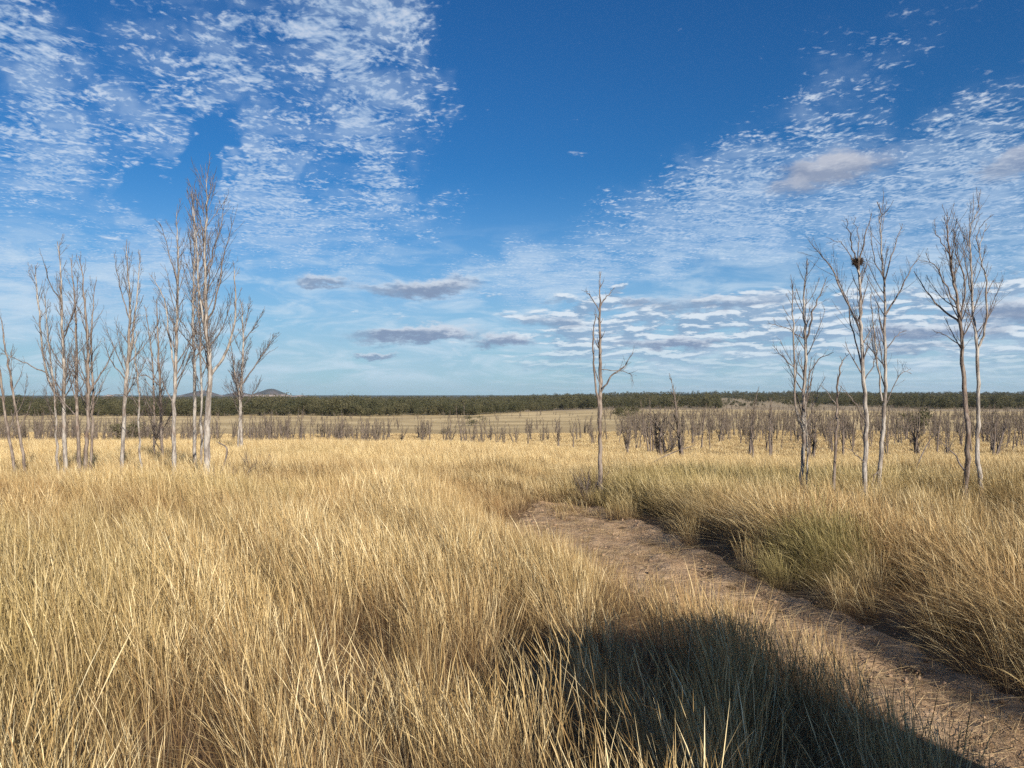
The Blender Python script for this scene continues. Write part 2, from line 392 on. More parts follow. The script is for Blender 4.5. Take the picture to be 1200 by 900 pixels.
# ------------------------------------------------------------------ grass
def grass_material(name, far=False):
    m, N, out = new_mat(name)
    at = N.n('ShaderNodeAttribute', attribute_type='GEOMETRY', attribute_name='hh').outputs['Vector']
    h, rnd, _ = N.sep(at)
    ti = N.sep(N.n('ShaderNodeAttribute', attribute_type='INSTANCER', attribute_name='tint').outputs['Vector'])
    # x: straw -> rust, y: green amount, z: brightness
    straw = N.ramp(rnd, [(0.0, (0.20, 0.125, 0.05)), (0.35, (0.42, 0.295, 0.125)), (0.7, (0.61, 0.48, 0.245)), (1.0, (0.85, 0.735, 0.46))])
    rust = N.ramp(rnd, [(0.0, (0.16, 0.085, 0.035)), (0.5, (0.35, 0.215, 0.09)), (1.0, (0.62, 0.45, 0.21))])
    green = N.ramp(rnd, [(0.0, (0.13, 0.145, 0.045)), (0.6, (0.27, 0.25, 0.085)), (1.0, (0.52, 0.43, 0.19))])
    stem = N.mix(ti[0], straw, rust)
    stem = N.mix(ti[1], stem, green)
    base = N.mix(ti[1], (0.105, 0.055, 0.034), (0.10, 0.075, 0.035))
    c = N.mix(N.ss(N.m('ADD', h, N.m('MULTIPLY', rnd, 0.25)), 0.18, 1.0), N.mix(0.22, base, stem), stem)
    c = N.mix(1.0, c, N.comb(ti[2], ti[2], ti[2]), 'MULTIPLY')
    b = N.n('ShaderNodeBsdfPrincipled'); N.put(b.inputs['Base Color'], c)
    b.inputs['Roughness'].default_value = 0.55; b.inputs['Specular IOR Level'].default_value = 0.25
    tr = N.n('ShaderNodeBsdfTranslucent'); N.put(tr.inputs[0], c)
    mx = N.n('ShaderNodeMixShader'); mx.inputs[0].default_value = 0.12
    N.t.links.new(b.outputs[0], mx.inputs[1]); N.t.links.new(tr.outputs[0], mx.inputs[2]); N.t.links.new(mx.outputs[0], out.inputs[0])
    return m
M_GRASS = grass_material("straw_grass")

def blades(rng, n, rad, hmin, hmax, width, lean, spread, droop, seg, head=0.0, leafy=0.3):
    """n ribbons; returns verts, quads, attribute (height share, random, 0)"""
    a = rng.uniform(0, 2*np.pi, n); r = rad*np.sqrt(rng.uniform(0, 1, n))
    bx, by = r*np.cos(a), r*np.sin(a)
    H = rng.uniform(hmin, hmax, n) * (1 - .35*(r/max(rad, 1e-6))**2)
    isleaf = rng.uniform(0, 1, n) < leafy
    H = np.where(isleaf, H*rng.uniform(.35, .8, n), H)
    da = a + rng.normal(0, .7, n)
    sp = np.abs(rng.normal(0, spread, n)) * (0.4 + r/rad); sp = np.where(isleaf, sp*1.8 + .1, sp)
    dx = np.cos(da)*sp + lean[0]; dy = np.sin(da)*sp + lean[1]
    dr = rng.uniform(.3, 1.4, n)*droop; dr = np.where(isleaf, dr*2.2 + .12, dr)
    drx = dx*dr*2.0 + rng.normal(0, .06, n) - .15*dr; dry = dy*dr*2.0 + rng.normal(0, .06, n)
    wa = rng.uniform(0, np.pi, n); wx, wy = np.cos(wa), np.sin(wa)
    w = width*rng.uniform(.6, 1.25, n); w = np.where(isleaf, w*1.35, w)
    rnd = rng.uniform(0, 1, n)
    V, A = [], []
    for k in range(seg+1):
        t = k/seg
        px = bx + H*(dx*t + drx*t**2.4); py = by + H*(dy*t + dry*t**2.4)
        pz = H*(t - dr*.55*t**3) * (1 - .25*np.clip(sp, 0, 1)) - 0.03*(k == 0)
        ww = w*(1 - .55*t)
        if head: ww = np.where(isleaf, w*(1-.9*t), ww + head*width*np.exp(-((t-.86)/.10)**2)*rng.uniform(.2, 1.3, n))
        if k == seg: ww = ww*0 + width*.12
        V.append(np.stack([px-wx*ww/2, py-wy*ww/2, pz], -1)); V.append(np.stack([px+wx*ww/2, py+wy*ww/2, pz], -1))
        at = np.stack([np.full(n, t), rnd, np.zeros(n)], -1); A += [at, at]
    V = np.stack(V, 1); A = np.stack(A, 1)               # n, 2(seg+1), 3
    m = 2*(seg+1); q = np.array([[2*k, 2*k+1, 2*k+3, 2*k+2] for k in range(seg)])
    Q = (np.arange(n)[:, None, None]*m + q[None]).reshape(-1, 4)
    return V.reshape(-1, 3), Q, A.reshape(-1, 3)
def grass_form(name, parts):
    Vs, Qs, As, o = [], [], [], 0
    for V, Q, A in parts:
        Vs.append(V); Qs.append(Q+o); As.append(A); o += len(V)
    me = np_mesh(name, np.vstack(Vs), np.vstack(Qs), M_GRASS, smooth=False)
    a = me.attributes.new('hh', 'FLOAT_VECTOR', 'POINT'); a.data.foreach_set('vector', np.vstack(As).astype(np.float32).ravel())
    return me
rng = np.random.default_rng(7)
near_forms = []
for i in range(8):      # tall seeding stems
    near_forms.append(grass_form("tall_tuft", [
        blades(rng, 56, .17, .70, 1.20, .0027, (-.10 + rng.normal(0, .06), rng.normal(0, .06)), .15, .12, 6, head=1.5, leafy=.15),
        blades(rng, 12, .24, .20, .50, .0036, (0, 0), .4, .3, 4, leafy=.8)]))
for i in range(3):      # short, untidy
    near_forms.append(grass_form("short_tuft", [blades(rng, 46, .22, .18, .46, .0032, (-.06, 0), .55, .35, 4, leafy=.6)]))
for i in range(3):      # drooping tussocks
    near_forms.append(grass_form("drooping_tuft", [blades(rng, 75, .20, .7, 1.10, .0032, (-.28, .0), .26, .34, 7, head=1.0, leafy=.2)]))
for i in range(2):      # loose bent straws
    near_forms.append(grass_form("bent_straw", [blades(rng, 10, .25, .7, 1.3, .0034, (-.12, 0), .6, .5, 8, head=.6, leafy=.0)]))
mid_forms = []
for i in range(6):
    mid_forms.append(grass_form("field_tuft", [
        blades(rng, 50, .34, .6, .98, .011, (-.16 + rng.normal(0, .04), 0), .18, .16, 3, head=.9, leafy=.2),
        blades(rng, 14, .34, .25, .5, .014, (0, 0), .3, .25, 2)]))
far_forms = []
for i in range(5):
    far_forms.append(grass_form("meadow_tuft", [blades(rng, 60, .9, .55, .95, .034, (-.14, 0), .18, .12, 2, leafy=.1)]))

def field(n_try, y0, y1, seed, power=1.0, sl=0.80):
    r = np.random.default_rng(seed)
    y = np.sqrt(r.uniform(y0**2, y1**2, n_try)); x = r.uniform(-1, 1, n_try)*(sl*y + 1.2)
    return r, x, y
def track_u(x, y): return (x - track_c(y))/np.maximum(track_w(y), .3)
def place(name, forms, r, x, y, near):
    n = len(x)
    u = track_u(x, y); on = y < 17.8
    n1 = fbm(x/2.2, y/2.2, 51); n2 = fbm(x/.55, y/.55, 52, 3); n3 = fbm(x/6.5, y/6.5, 53)
    keep = np.ones(n)
    ua = np.where(u < 0, -u/track_a(y), u)
    edge = ua + (n2 - .5)*1.3*np.where(u < 0, .9, 1.3)
    keep = np.where(on, sstep(edge, .85, 1.35), keep)
    # sparse short growth between the wheel marks
    sparse = on & (keep < .5)
    crown = (.8*np.exp(-((u+.35)/.40)**2) + .10 + .35*sstep(-u, .5, 1.6)) * sstep(n2, .36, .56)*sstep(15.5-y, -1, 3) + .10
    keep = np.where(sparse, crown, keep)
    keep = keep * np.where(near, .34 + .66*sstep(.65*n2 + .35*n1, .42, .56), 1.0)
    if near: keep = keep*np.interp(y, [2, 5, 9, 13], [.62, .70, .85, 1.0])
    s = r.uniform(0, 1, n) < keep
    x, y, u, on, n1, n2, n3, sparse = (q[s] for q in (x, y, u, on, n1, n2, n3, sparse)); n = len(x)
    hgt = .62 + .55*n1 + .30*(n3 - .5) + .07*(y < 9)
    lowleft = on & (u < 0); dl = -(u + track_a(y))*track_w(y)          # metres left of the bare strip
    hgt = np.where(lowleft, hgt*(0.50 + .50*sstep(dl, .1, 1.9)), hgt)
    dr_ = (u - 1.0)*track_w(y)
    hgt = np.where(on & (u > 0), hgt*(.60 + .45*sstep(dr_, .0, 1.0)), hgt)
    hgt = hgt*np.where(y > 58, .72, 1.0)
    gap = (y >= 17.8) & (y < 30)
    hgt = np.where(gap, hgt*(.70 + .30*sstep(np.abs(x - track_c(y)), .4, 1.8)), hgt)
    hgt = np.where(sparse, r.uniform(.28, .60, n), hgt)
    hgt = hgt*r.uniform(.85, 1.15, n)
    hgt = np.where(x*x + y*y < 2.2, hgt*.5, hgt)
    rz = r.normal(0, .9, n)
    if near:
        idx = r.integers(0, 8, n)
        p = r.uniform(0, 1, n)
        idx = np.where(p < .16, r.integers(8, 11, n), idx)
        droop = on & (u > .9)
        idx = np.where(droop & (p > .45), r.integers(11, 14, n), idx)
        idx = np.where((~droop) & (p > .93), r.integers(11, 14, n), idx)
        idx = np.where(p > .945, r.integers(14, 16, n), idx)
        lowg = (.65*n2 + .35*n1) < .475
        idx = np.where(lowg & (r.uniform(0, 1, n) < .75), r.integers(8, 11, n), idx)
        idx = np.where(sparse | (lowleft & (dl < .7) & (p < .5)), r.integers(8, 11, n), idx)
    else: idx = r.integers(0, len(forms), n)
    pts = np.stack([x, y, height(x, y) - .01], -1)
    rot = np.stack([r.normal(0, .09, n), r.normal(-.03, .10, n), rz], -1)
    w = hgt*r.uniform(.9, 1.2, n)
    scl = np.stack([w, w, hgt], -1)
    # colour: straw, rust, green and brightness all vary over the field
    rust = np.clip(sstep(fbm(x/1.7, y/1.7, 61), .45, .75)*.6 + r.normal(0, .12, n) + .25*(lowleft & (dl < 1.5)), 0, 1)
    rust = np.where(y > 22, rust*.30, rust); rust = np.where(y > 55, 0, rust)
    gr = np.clip(sstep(fbm(x/4.5 + 7, y/4.5, 62), .52, .8)*.30 + r.normal(0, .05, n), 0, 1)
    band = np.exp(-((y - 17.0 - .10*(x-2))/3.0)**2)*sstep(x, .2, 3.0)*(1 - sstep(x, 7.5, 12))
    gr = np.clip(gr + .42*band, 0, 1)
    gr = np.where(y > 24, gr*.35, gr)
    gr = np.where(on & (u > .5) & (np.hypot(x-3.95, (y-9.7)*.8) < .62 + .3*(n2-.5)), np.maximum(gr, .70), gr)
    br = .78 + .46*fbm(x/1.1, y/1.1, 63) + r.normal(0, .05, n)
    br = br*np.where(y > 22, 1.2, 1.04)
    if near:
        low = 1 - sstep(.65*n2 + .35*n1, .44, .54)
        rust = np.clip(rust + .45*low, 0, 1)
        br = br*(.92 + .30*fbm(x/3.1, y/3.1, 64))*(1 - .18*low)
    tint = np.stack([rust, gr, np.clip(br, .5, 1.4)], -1)
    o = scatter(name, pts, rot, scl, idx, tint, forms)
    o['label'] = 'dry golden grass'
    return n
nt = 0
r, x, y = field(16000, 1.6, 16, 101); nt += place("tall_dry_grass", near_forms, r, x, y, True)
r, x, y = field(17000, 15, 30, 102); nt += place("field_grass", mid_forms, r, x, y, False)
r, x, y = field(20000, 29, 62, 103); nt += place("field_grass", mid_forms, r, x, y, False)
r, x, y = field(26000, 58, 190, 104); nt += place("meadow_grass", far_forms, r, x, y, False)
print("grass instances", nt)

# ------------------------------------------------------------------ tubes, branches
class TB:
    """collects tubes into one mesh"""
    def __init__(s): s.V = []; s.Q = []; s.n = 0
    def tube(s, P, Rr, k=5):
        P = np.asarray(P, float); Rr = np.asarray(Rr, float); n = len(P)
        T = np.gradient(P, axis=0); T /= np.maximum(np.linalg.norm(T, axis=1, keepdims=True), 1e-9)
        up = np.array([0.31, 0.95, 0.05]); B = np.cross(T, up); B /= np.maximum(np.linalg.norm(B, axis=1, keepdims=True), 1e-6)
        C = np.cross(T, B); a = np.arange(k)*2*np.pi/k
        ring = P[:, None] + Rr[:, None, None]*(np.cos(a)[None, :, None]*B[:, None] + np.sin(a)[None, :, None]*C[:, None])
        s.V.append(ring.reshape(-1, 3))
        i = np.arange(n-1)[:, None]*k; j = np.arange(k)[None, :]; j2 = (j+1) % k
        s.Q.append(np.stack([i+j, i+j2, i+k+j2, i+k+j], -1).reshape(-1, 4) + s.n); s.n += n*k
    def mesh(s, name, mat): return np_mesh(name, np.vstack(s.V), np.vstack(s.Q), mat)
def smooth_path(pts, per=5):
    P = np.asarray(pts, float); n = len(P)
    E = np.vstack([2*P[0]-P[1], P, 2*P[-1]-P[-2]]); out = []
    for i in range(n-1):
        p0, p1, p2, p3 = E[i], E[i+1], E[i+2], E[i+3]
        for t in np.linspace(0, 1, per, endpoint=False):
            out.append(.5*((2*p1) + (-p0+p2)*t + (2*p0-5*p1+4*p2-p3)*t*t + (-p0+3*p1-3*p2+p3)*t**3))
    out.append(P[-1]); return np.array(out)
def limb_path(rs, start, d, L, n, up=.3, wob=.12):
    d = np.array(d, float); d /= np.linalg.norm(d); P = [np.array(start, float)]; st = L/n
    for i in range(n):
        d = d + np.array([rs.normal(0, wob), rs.normal(0, wob), rs.normal(0, wob*.6) + up/n*1.0]); d /= np.linalg.norm(d)
        P.append(P[-1] + d*st)
    return np.array(P)
def side_dir(rs, T, ang):
    T = T/np.linalg.norm(T); a = np.cross(T, [0.2, .3, 1.0] if abs(T[2]) < .95 else [1, 0.2, 0]); a /= np.linalg.norm(a); b = np.cross(T, a)
    ph = rs.uniform(0, 2*np.pi); s = a*np.cos(ph) + b*np.sin(ph)
    return T*math.cos(ang) + s*math.sin(ang)
def at_path(P, t):
    f = t*(len(P)-1); i = min(int(f), len(P)-2); return P[i]*(1-(f-i)) + P[i+1]*(f-i), P[i+1]-P[i]
def grow_twigs(rs, tb, P, r0, lvl, dens, tmin=.12, scale=1.0, minr=.0022, up=.35, Lf=.42):
    L = float(np.sum(np.linalg.norm(np.diff(P, axis=0), axis=1)))
    n = max(2, int(L*dens*rs.uniform(.8, 1.2)))
    for i in range(n):
        t = tmin + (1-tmin)*(i + rs.uniform(0, 1))/n; t = min(t, .985)
        p, T = at_path(P, t)
        l = L*Lf*(1.15 - .75*t)*rs.uniform(.45, 1.15); l = min(l, 1.2*scale)
        if l < .07: continue
        r = max(minr, r0*(1-t*.75)*.5)
        Q = limb_path(rs, p, side_dir(rs, T, rs.uniform(.25, .75)), l, 4, up=up, wob=.12)
        tb.tube(Q, np.linspace(r, minr*.7, len(Q)), 3)
        if lvl > 0: grow_twigs(rs, tb, Q, r, lvl-1, dens*1.5, .2, scale, minr, up, .5)

def bark_material(name, pale, dark, streak=.5, brown=(0.16, 0.10, 0.07)):
    m, N, out = new_mat(name)
    P = N.n('ShaderNodeTexCoord').outputs['Object']
    Ps = N.v('MULTIPLY', P, (1.0, 1.0, 0.22))
    a = N.noise(Ps, 16, 5, .65); b = N.noise(Ps, 60, 4, .6); c_ = N.noise(P, 2.2, 4, .6)
    c = N.mix(N.ss(a, .40, .60), dark, pale)
    c = N.mix(N.m('MULTIPLY', N.ss(c_, .5, .68), streak), c, brown)
    c = N.mix(N.m('MULTIPLY', N.ss(b, .55, .7), .35), c, tuple(v*.5 for v in dark))
    principled(N, out, c, 0.85, bump(N, N.m('ADD', a, N.m('MULTIPLY', b, .5)), 0.8, .02), .15)
    return m
M_BARK = bark_material("pale_dead_bark", (0.43, 0.40, 0.355), (0.19, 0.165, 0.145), .5)
M_BARK2 = bark_material("grey_dead_bark", (0.29, 0.245, 0.205), (0.14, 0.11, 0.092), .6)
M_LIMB = bark_material("branch_bark", (0.245, 0.21, 0.185), (0.115, 0.095, 0.083), .2)
M_TWIG = bark_material("twig_bark", (0.18, 0.148, 0.135), (0.095, 0.075, 0.068), .1)
M_MIDB = bark_material("grey_woodland_bark", (0.22, 0.185, 0.16), (0.12, 0.095, 0.08), .3)
M_MIDT = bark_material("grey_woodland_twigs", (0.19, 0.16, 0.125), (0.115, 0.092, 0.07), .2)

HG = .62    # grass that hides the foot of each tree
def depth_of(px, py):
    """distance at which a trunk's foot appears at this row above the grass"""
    Y = 10.0
    for _ in range(4000):
        v = CAM_H - (hz((px-CX)/F*Y, Y) + HG)
        if HY + F*v/Y <= py: break
        Y += .15
    return Y
def build_tree(name, label, stems, limbs=(), Y=None, base=None, seed=1, dens=5.6, twig_lvl=1, bark=None, auto=1.0, group=None, spread=1.0, tmin=.38, category='tree'):
    """stems / limbs: lists of (px, py, radius_px) polylines in the frame, turned into metres at the tree's own distance"""
    rs = np.random.default_rng(seed); bark = bark or M_BARK
    bx, by = base or (stems[0][0][0], stems[0][0][1])
    Y = Y or depth_of(bx, by)
    X0 = (bx-CX)/F*Y; Z0 = hz(X0, Y)
    root = bpy.data.objects.new(name, None); COL.objects.link(root); root.location = (X0, Y, Z0); root.empty_display_size = .3
    setp(root, label, category, group)
    s = Y/F
    def aim(px, py, dy):
        q = (Y + dy)/F; return [(px-CX)*q - X0, dy, CAM_H + (HY-py)*q - Z0]
    def conv(pl, foot, dy0=0.0, drift=None):
        P, r = [], []
        dr = rs.normal(0, .35) if drift is None else drift
        L = len(pl)
        for i, (px, py, rp) in enumerate(pl):
            t = i/(L-1)
            P.append(aim(px, py, dy0 + dr*t + (rs.normal(0, .06) if 0 < i else 0))); r.append(rp*s*.53)
        if foot: P.insert(0, [P[0][0] + .02, P[0][1], -.12]); r.insert(0, r[0]*1.25)
        return np.array(P), np.array(r)
    twigs = TB(); all_paths = []
    for si, pl in enumerate(stems):
        foot = pl[0][1] > 500 and abs(pl[0][1]-by) < 14
        P, r = conv(pl, foot, dy0=(0 if si == 0 else rs.normal(0, .22)), drift=rs.normal(0, .3))
        if not foot and si > 0:      # forks from the first stem: start on it
            j = np.argmin(np.abs(all_paths[0][0][:, 2]-P[0][2])); P, r = conv(pl, False, dy0=all_paths[0][0][j, 1], drift=rs.normal(0, .3))
        S = smooth_path(P, 6); rr = np.interp(np.linspace(0, 1, len(S)), np.linspace(0, 1, len(r)), r)
        S[1:, :2] += rs.normal(0, .010, (len(S)-1, 2))
        rr = rr*(1 + rs.normal(0, .05, len(rr)))
        if foot: rr[0] *= 1.15
        tb = TB(); tb.tube(S, rr, 9); 
        o = link("trunk", tb.mesh("trunk", bark), root)
        all_paths.append((S, rr, 1.0))
    for pl in limbs:
        P, r = conv(pl, False, drift=rs.normal(0, .35))
        best = min(all_paths[:len(stems)], key=lambda q: np.min((q[0][:, 0]-P[0, 0])**2 + (q[0][:, 2]-P[0, 2])**2))
        j = np.argmin((best[0][:, 0]-P[0, 0])**2 + (best[0][:, 2]-P[0, 2])**2)
        P, r = conv(pl, False, dy0=best[0][j, 1], drift=rs.normal(0, .35)); P[0] = best[0][j]
        S = smooth_path(P, 5); S[1:] += rs.normal(0, .012, (len(S)-1, 3))
        rr = np.interp(np.linspace(0, 1, len(S)), np.linspace(0, 1, len(r)), r)
        tb = TB(); tb.tube(S, rr, 6)
        grow_twigs(rs, tb, S, rr[0]*.8, 0, dens*.7, .3, spread, minr=.0035*Y/14, Lf=.38)
        link("branch", tb.mesh("branch", M_LIMB), root)
        grow_twigs(rs, twigs, S, rr[0]*.6, twig_lvl, dens*1.1, .3, spread*.8, minr=.0024*Y/14, Lf=.34)
    for (S, rr, _) in all_paths:
        H = float(np.sum(np.linalg.norm(np.diff(S, axis=0), axis=1)))
        n = int(H*4.6*auto)
        for i in range(n):
            t = tmin + (1-tmin)*((i + rs.uniform(0, 1))/n)**.85; t = min(t, .98)
            p, T = at_path(S, t)
            l = H*.26*spread*(1.14-.95*t)*rs.uniform(.4, 1.35)
            r = min(.016, max(.005, np.interp(t, np.linspace(0, 1, len(rr)), rr)*.40))
            Q = limb_path(rs, p, side_dir(rs, T, rs.uniform(.35, .80)), l, 7, up=.75, wob=.06)
            tb = TB(); tb.tube(Q, np.linspace(r, .0035, len(Q)), 5)
            grow_twigs(rs, tb, Q, r, 0, dens, .2, spread, minr=.0034*Y/14)
            link("branch", tb.mesh("branch", M_LIMB), root)
            grow_twigs(rs, twigs, Q, r*.7, twig_lvl, dens*1.1, .2, spread*.9, minr=.0020*Y/14, up=.6, Lf=.5)
        grow_twigs(rs, twigs, S, .012, 0, 1.6, .5, .6, minr=.0025*Y/14, Lf=.1)
    o = link("twigs", twigs.mesh("twigs", M_TWIG), root); o['kind'] = 'stuff'
    top = all_paths[0][0][-1]
    return root, Y + top[1]

# --- the near dead trees, left to right
build_tree("dead_tree", "leaning pair of thin dark stems at the left edge of the frame", [[(16, 546, 3.2), (6, 480, 2.6), (-1, 430, 2), (-5, 380, .8)],
    [(28, 543, 3), (17, 470, 2.5), (8, 420, 1.8), (1, 372, .7)]], seed=11, bark=M_BARK2, auto=.7)
build_tree("dead_tree", "spreading dead tree with a long low branch reaching left, second from the left", [[(76, 546, 4.6), (75, 480, 4), (75, 437, 3.4), (72, 355, 2.2), (68, 283, .7)],
    [(75, 474, 2.6), (54, 437, 2.2), (45, 355, 1.5), (41, 311, .5)], [(68, 546, 2.6), (64, 470, 2), (57, 400, 1.4), (52, 345, .5)]],
    [[(54, 437, 1.5), (25, 424, 1), (2, 413, .5)], [(74, 400, 1.5), (88, 360, 1.1), (92, 320, .5)], [(73, 360, 1.3), (58, 330, .9), (50, 300, .4)]], seed=12, spread=1.1)
build_tree("dead_tree", "dense clump of three pale stems beside the spreading left tree", [[(93, 548, 4.2), (90, 490, 3.4), (90, 437, 3), (88, 367, 2), (83, 302, .6)],
    [(100, 546, 4.4), (103, 490, 3.6), (103, 437, 3), (101, 375, 2.2), (93, 300, .6)], [(107, 546, 3), (108, 500, 2.6), (109, 457, 2.2), (107, 390, 1.6), (113, 328, .5)]],
    [[(108, 462, 2), (122, 432, 1.4), (137, 402, .6)]], seed=13, bark=M_BARK2, auto=1.0)
build_tree("dead_tree", "slender white dead tree with a narrow brushy top, left of the tallest", [[(143, 548, 4.2), (146, 478, 3.8), (150, 416, 3.4), (152, 355, 2.2), (148, 286, .6)],
    [(152, 420, 2.4), (160, 355, 1.6), (164, 293, .5)]], [[(151, 375, 1.5), (140, 334, 1), (134, 300, .4)], [(148, 450, 1.5), (128, 420, 1), (122, 395, .4)]], seed=14)
build_tree("dead_tree", "thin broken dead stem just right of the slender white tree", [[(165, 553, 2.4), (163, 500, 2), (163, 457, 1.7), (158, 420, 1.2), (160, 388, .5)]],
    [[(163, 470, 1), (140, 462, .7), (122, 468, .4)]], seed=15, auto=.9)
build_tree("dead_tree", "bushy brown dead tree of fine twigs set behind the left group", [[(190, 533, 3), (188, 464, 2.6), (185, 401, 1.8), (183, 350, .6)],
    [(181, 530, 2.4), (181, 486, 2), (178, 420, 1.5), (171, 360, .5)]], [[(186, 450, 1.5), (170, 440, 1), (150, 446, .5)]], seed=16, bark=M_BARK2, auto=1.25, tmin=.25)
build_tree("dead_tree", "tall straight grey tree with a bare trunk between the bushy one and the tallest", [[(204, 556, 4.8), (204, 486, 4.2), (207, 401, 3.2), (209, 317, 2), (207, 248, .6)],
    [(205, 440, 2), (199, 397, 1.8), (192, 350, 1.2), (177, 322, .4)]], [[(208, 330, 1.3), (196, 290, .9), (188, 262, .4)]], seed=17, tmin=.42)
build_tree("dead_tree", "thin pale dead tree close behind the left side of the tallest tree", [[(228, 541, 4), (228, 443, 3.4), (226, 380, 2.6), (228, 296, 1.6), (226, 228, .5)],
    [(236, 541, 2.8), (236, 443, 2.2), (233, 359, 1.5), (230, 285, .5)]], seed=18, tmin=.4)
build_tree("dead_tree", "tallest white dead tree of the left group, its trunk the thickest", [[(242, 558, 7.2), (244, 486, 6.4), (246, 443, 5.4), (242, 380, 3.8), (240, 296, 2.6), (242, 241, 1.4), (243, 200, .5)],
    [(247, 440, 3.4), (266, 410, 2.6), (276, 367, 2), (274, 308, .6)], [(243, 400, 2.4), (234, 350, 2), (231, 290, 1.4), (225, 226, .5)]],
    [[(243, 380, 2.2), (255, 346, 1.8), (262, 300, 1.2), (275, 258, .5)], [(241, 317, 1.8), (256, 274, 1.1), (264, 236, .4)], [(241, 290, 1.4), (232, 250, .9), (228, 215, .4)]], seed=19, auto=1.1)
build_tree("dead_tree", "forked dead tree with a branch reaching right, rightmost of the left group", [[(283, 521, 3.6), (282, 485, 3.2), (283, 452, 2.8), (285, 401, 1.8), (283, 354, .5)],
    [(279, 521, 2.2), (281, 470, 1.6), (274, 430, 1), (270, 398, .4)]], [[(286, 452, 2), (306, 418, 1.2), (321, 394, .5)], [(285, 405, 1.4), (297, 384, 1), (309, 364, .4)], [(284, 395, 1), (290, 370, .8), (294, 350, .3)]], seed=20)
build_tree("dead_tree", "lone broken grey tree standing in the middle of the field", [[(703, 555, 5), (703, 520, 4.4), (703, 483, 4.2), (704, 440, 3.8), (703, 397, 3), (703, 353, 1.8), (703, 318, .6)],
    [(702, 478, 2.6), (697, 440, 2), (695, 397, 1.5), (698, 368, .8)]],
    [[(705, 460, 2.2), (716, 441, 1.7), (729, 431, 1.2), (742, 413, .5)], [(703, 362, 1.4), (711, 347, 1), (720, 337, .4)], [(703, 366, 1.2), (692, 347, .9), (686, 341, .4)], [(729, 431, .9), (736, 437, .6), (741, 446, .3)]],
    seed=21, auto=.55, spread=.62, tmin=.5, bark=M_BARK2)
build_tree("dead_tree", "twin trunked dead tree with a fine fan of branches, first on the right", [[(939, 567, 4.6), (942, 510, 4), (942, 470, 3.6), (944, 398, 3), (942, 350, 1.8), (946, 306, .5)],
    [(943, 510, 2.6), (932, 470, 2.2), (930, 390, 1.7), (928, 330, .5)], [(946, 567, 2), (946, 520, 1.8), (944, 480, 1.4), (948, 440, .6)]],
    [[(944, 400, 2.2), (955, 358, 1.5), (970, 324, .5)], [(932, 448, 1.3), (920, 420, .9), (905, 404, .4)], [(944, 436, 1.4), (960, 421, 1), (977, 413, .4)], [(943, 500, 1.3), (955, 470, 1), (966, 440, .4)], [(931, 400, 1), (915, 382, .7), (899, 380, .3)]], seed=22, auto=1.0)
build_tree("dead_tree", "short crooked dead stem with a hooked top between two right hand trees", [[(977, 573, 3.4), (980, 506, 2.8), (982, 454, 2), (986, 426, 1.2), (995, 414, .4)]],
    [[(981, 480, 1.2), (970, 460, .8), (962, 452, .3)]], seed=23, auto=.35, spread=.5, bark=M_BARK2)
nest_tree, nest_Y = build_tree("dead_tree", "tall dead tree holding a stick nest high in its fork", [[(1014, 574, 5.2), (1015, 510, 4.8), (1012, 438, 4.2), (1009, 382, 3.4), (1008, 342, 2.6), (1005, 312, 2.2)],
    ],
    [[(1005, 312, 2), (998, 285, 1.3), (992, 256, .5)], [(1006, 312, 2), (1012, 284, 1.4), (1022, 250, .5)], [(1004, 310, 1.2), (990, 290, .8), (975, 279, .4)], [(1009, 385, 2.4), (992, 350, 1.9), (968, 306, 1.3), (952, 287, .5)],
     [(1012, 440, 1.9), (1000, 390, 1.5), (992, 350, 1), (978, 322, .5)], [(1014, 500, 1.4), (1000, 470, 1), (985, 452, .4)], [(1013, 450, 1.3), (1024, 424, 1), (1030, 400, .4)], [(1015, 545, 1.6), (1003, 533, 1.1), (990, 524, .5)], [(1006, 312, 1.3), (1006, 285, .9), (1002, 255, .4)]],
    seed=24, auto=.75, tmin=.45)
build_tree("dead_tree", "tall dead tree with a long arm rising right, beside the nest tree", [[(1030, 567, 4.8), (1034, 510, 4.2), (1037, 470, 3.8), (1037, 410, 3.2), (1036, 330, 2.2), (1031, 270, 1.2), (1033, 244, .4)],
    [(1034, 470, 2.2), (1026, 410, 1.7), (1020, 345, .5)]],
    [[(1037, 372, 2), (1056, 338, 1.5), (1078, 298, .5)], [(1036, 324, 1.6), (1046, 294, 1.1), (1058, 262, .4)], [(1036, 330, 1.3), (1024, 300, .9), (1018, 262, .4)], [(1037, 415, 1.2), (1052, 392, .8), (1062, 388, .3)], [(1037, 475, 1.2), (1054, 440, .8), (1068, 432, .3)], [(1032, 545, 1.8), (1024, 560, 1.3), (1022, 570, 1)]],
    seed=25, auto=.8, tmin=.45)
build_tree("dead_tree", "curving dead tree with long left arms, left one of the far right pair", [[(1131, 572, 5.6), (1135, 518, 5), (1130, 454, 4.4), (1127, 398, 3.6), (1120, 342, 2.6), (1112, 290, 1.6), (1110, 248, .5)]],
    [[(1130, 555, 2), (1120, 534, 1.5), (1098, 514, .6)], [(1123, 380, 2.4), (1096, 354, 1.7), (1070, 318, .6)], [(1121, 362, 1.8), (1102, 322, 1.2), (1083, 296, .5)], [(1124, 380, 2), (1130, 330, 1.5), (1118, 290, 1), (1122, 256, .4)], [(1113, 300, 1.2), (1098, 276, .8), (1095, 258, .4)], [(1126, 410, 1.2), (1106, 392, .8), (1094, 388, .3)]],
    seed=26, auto=.95, tmin=.5, bark=M_BARK2)
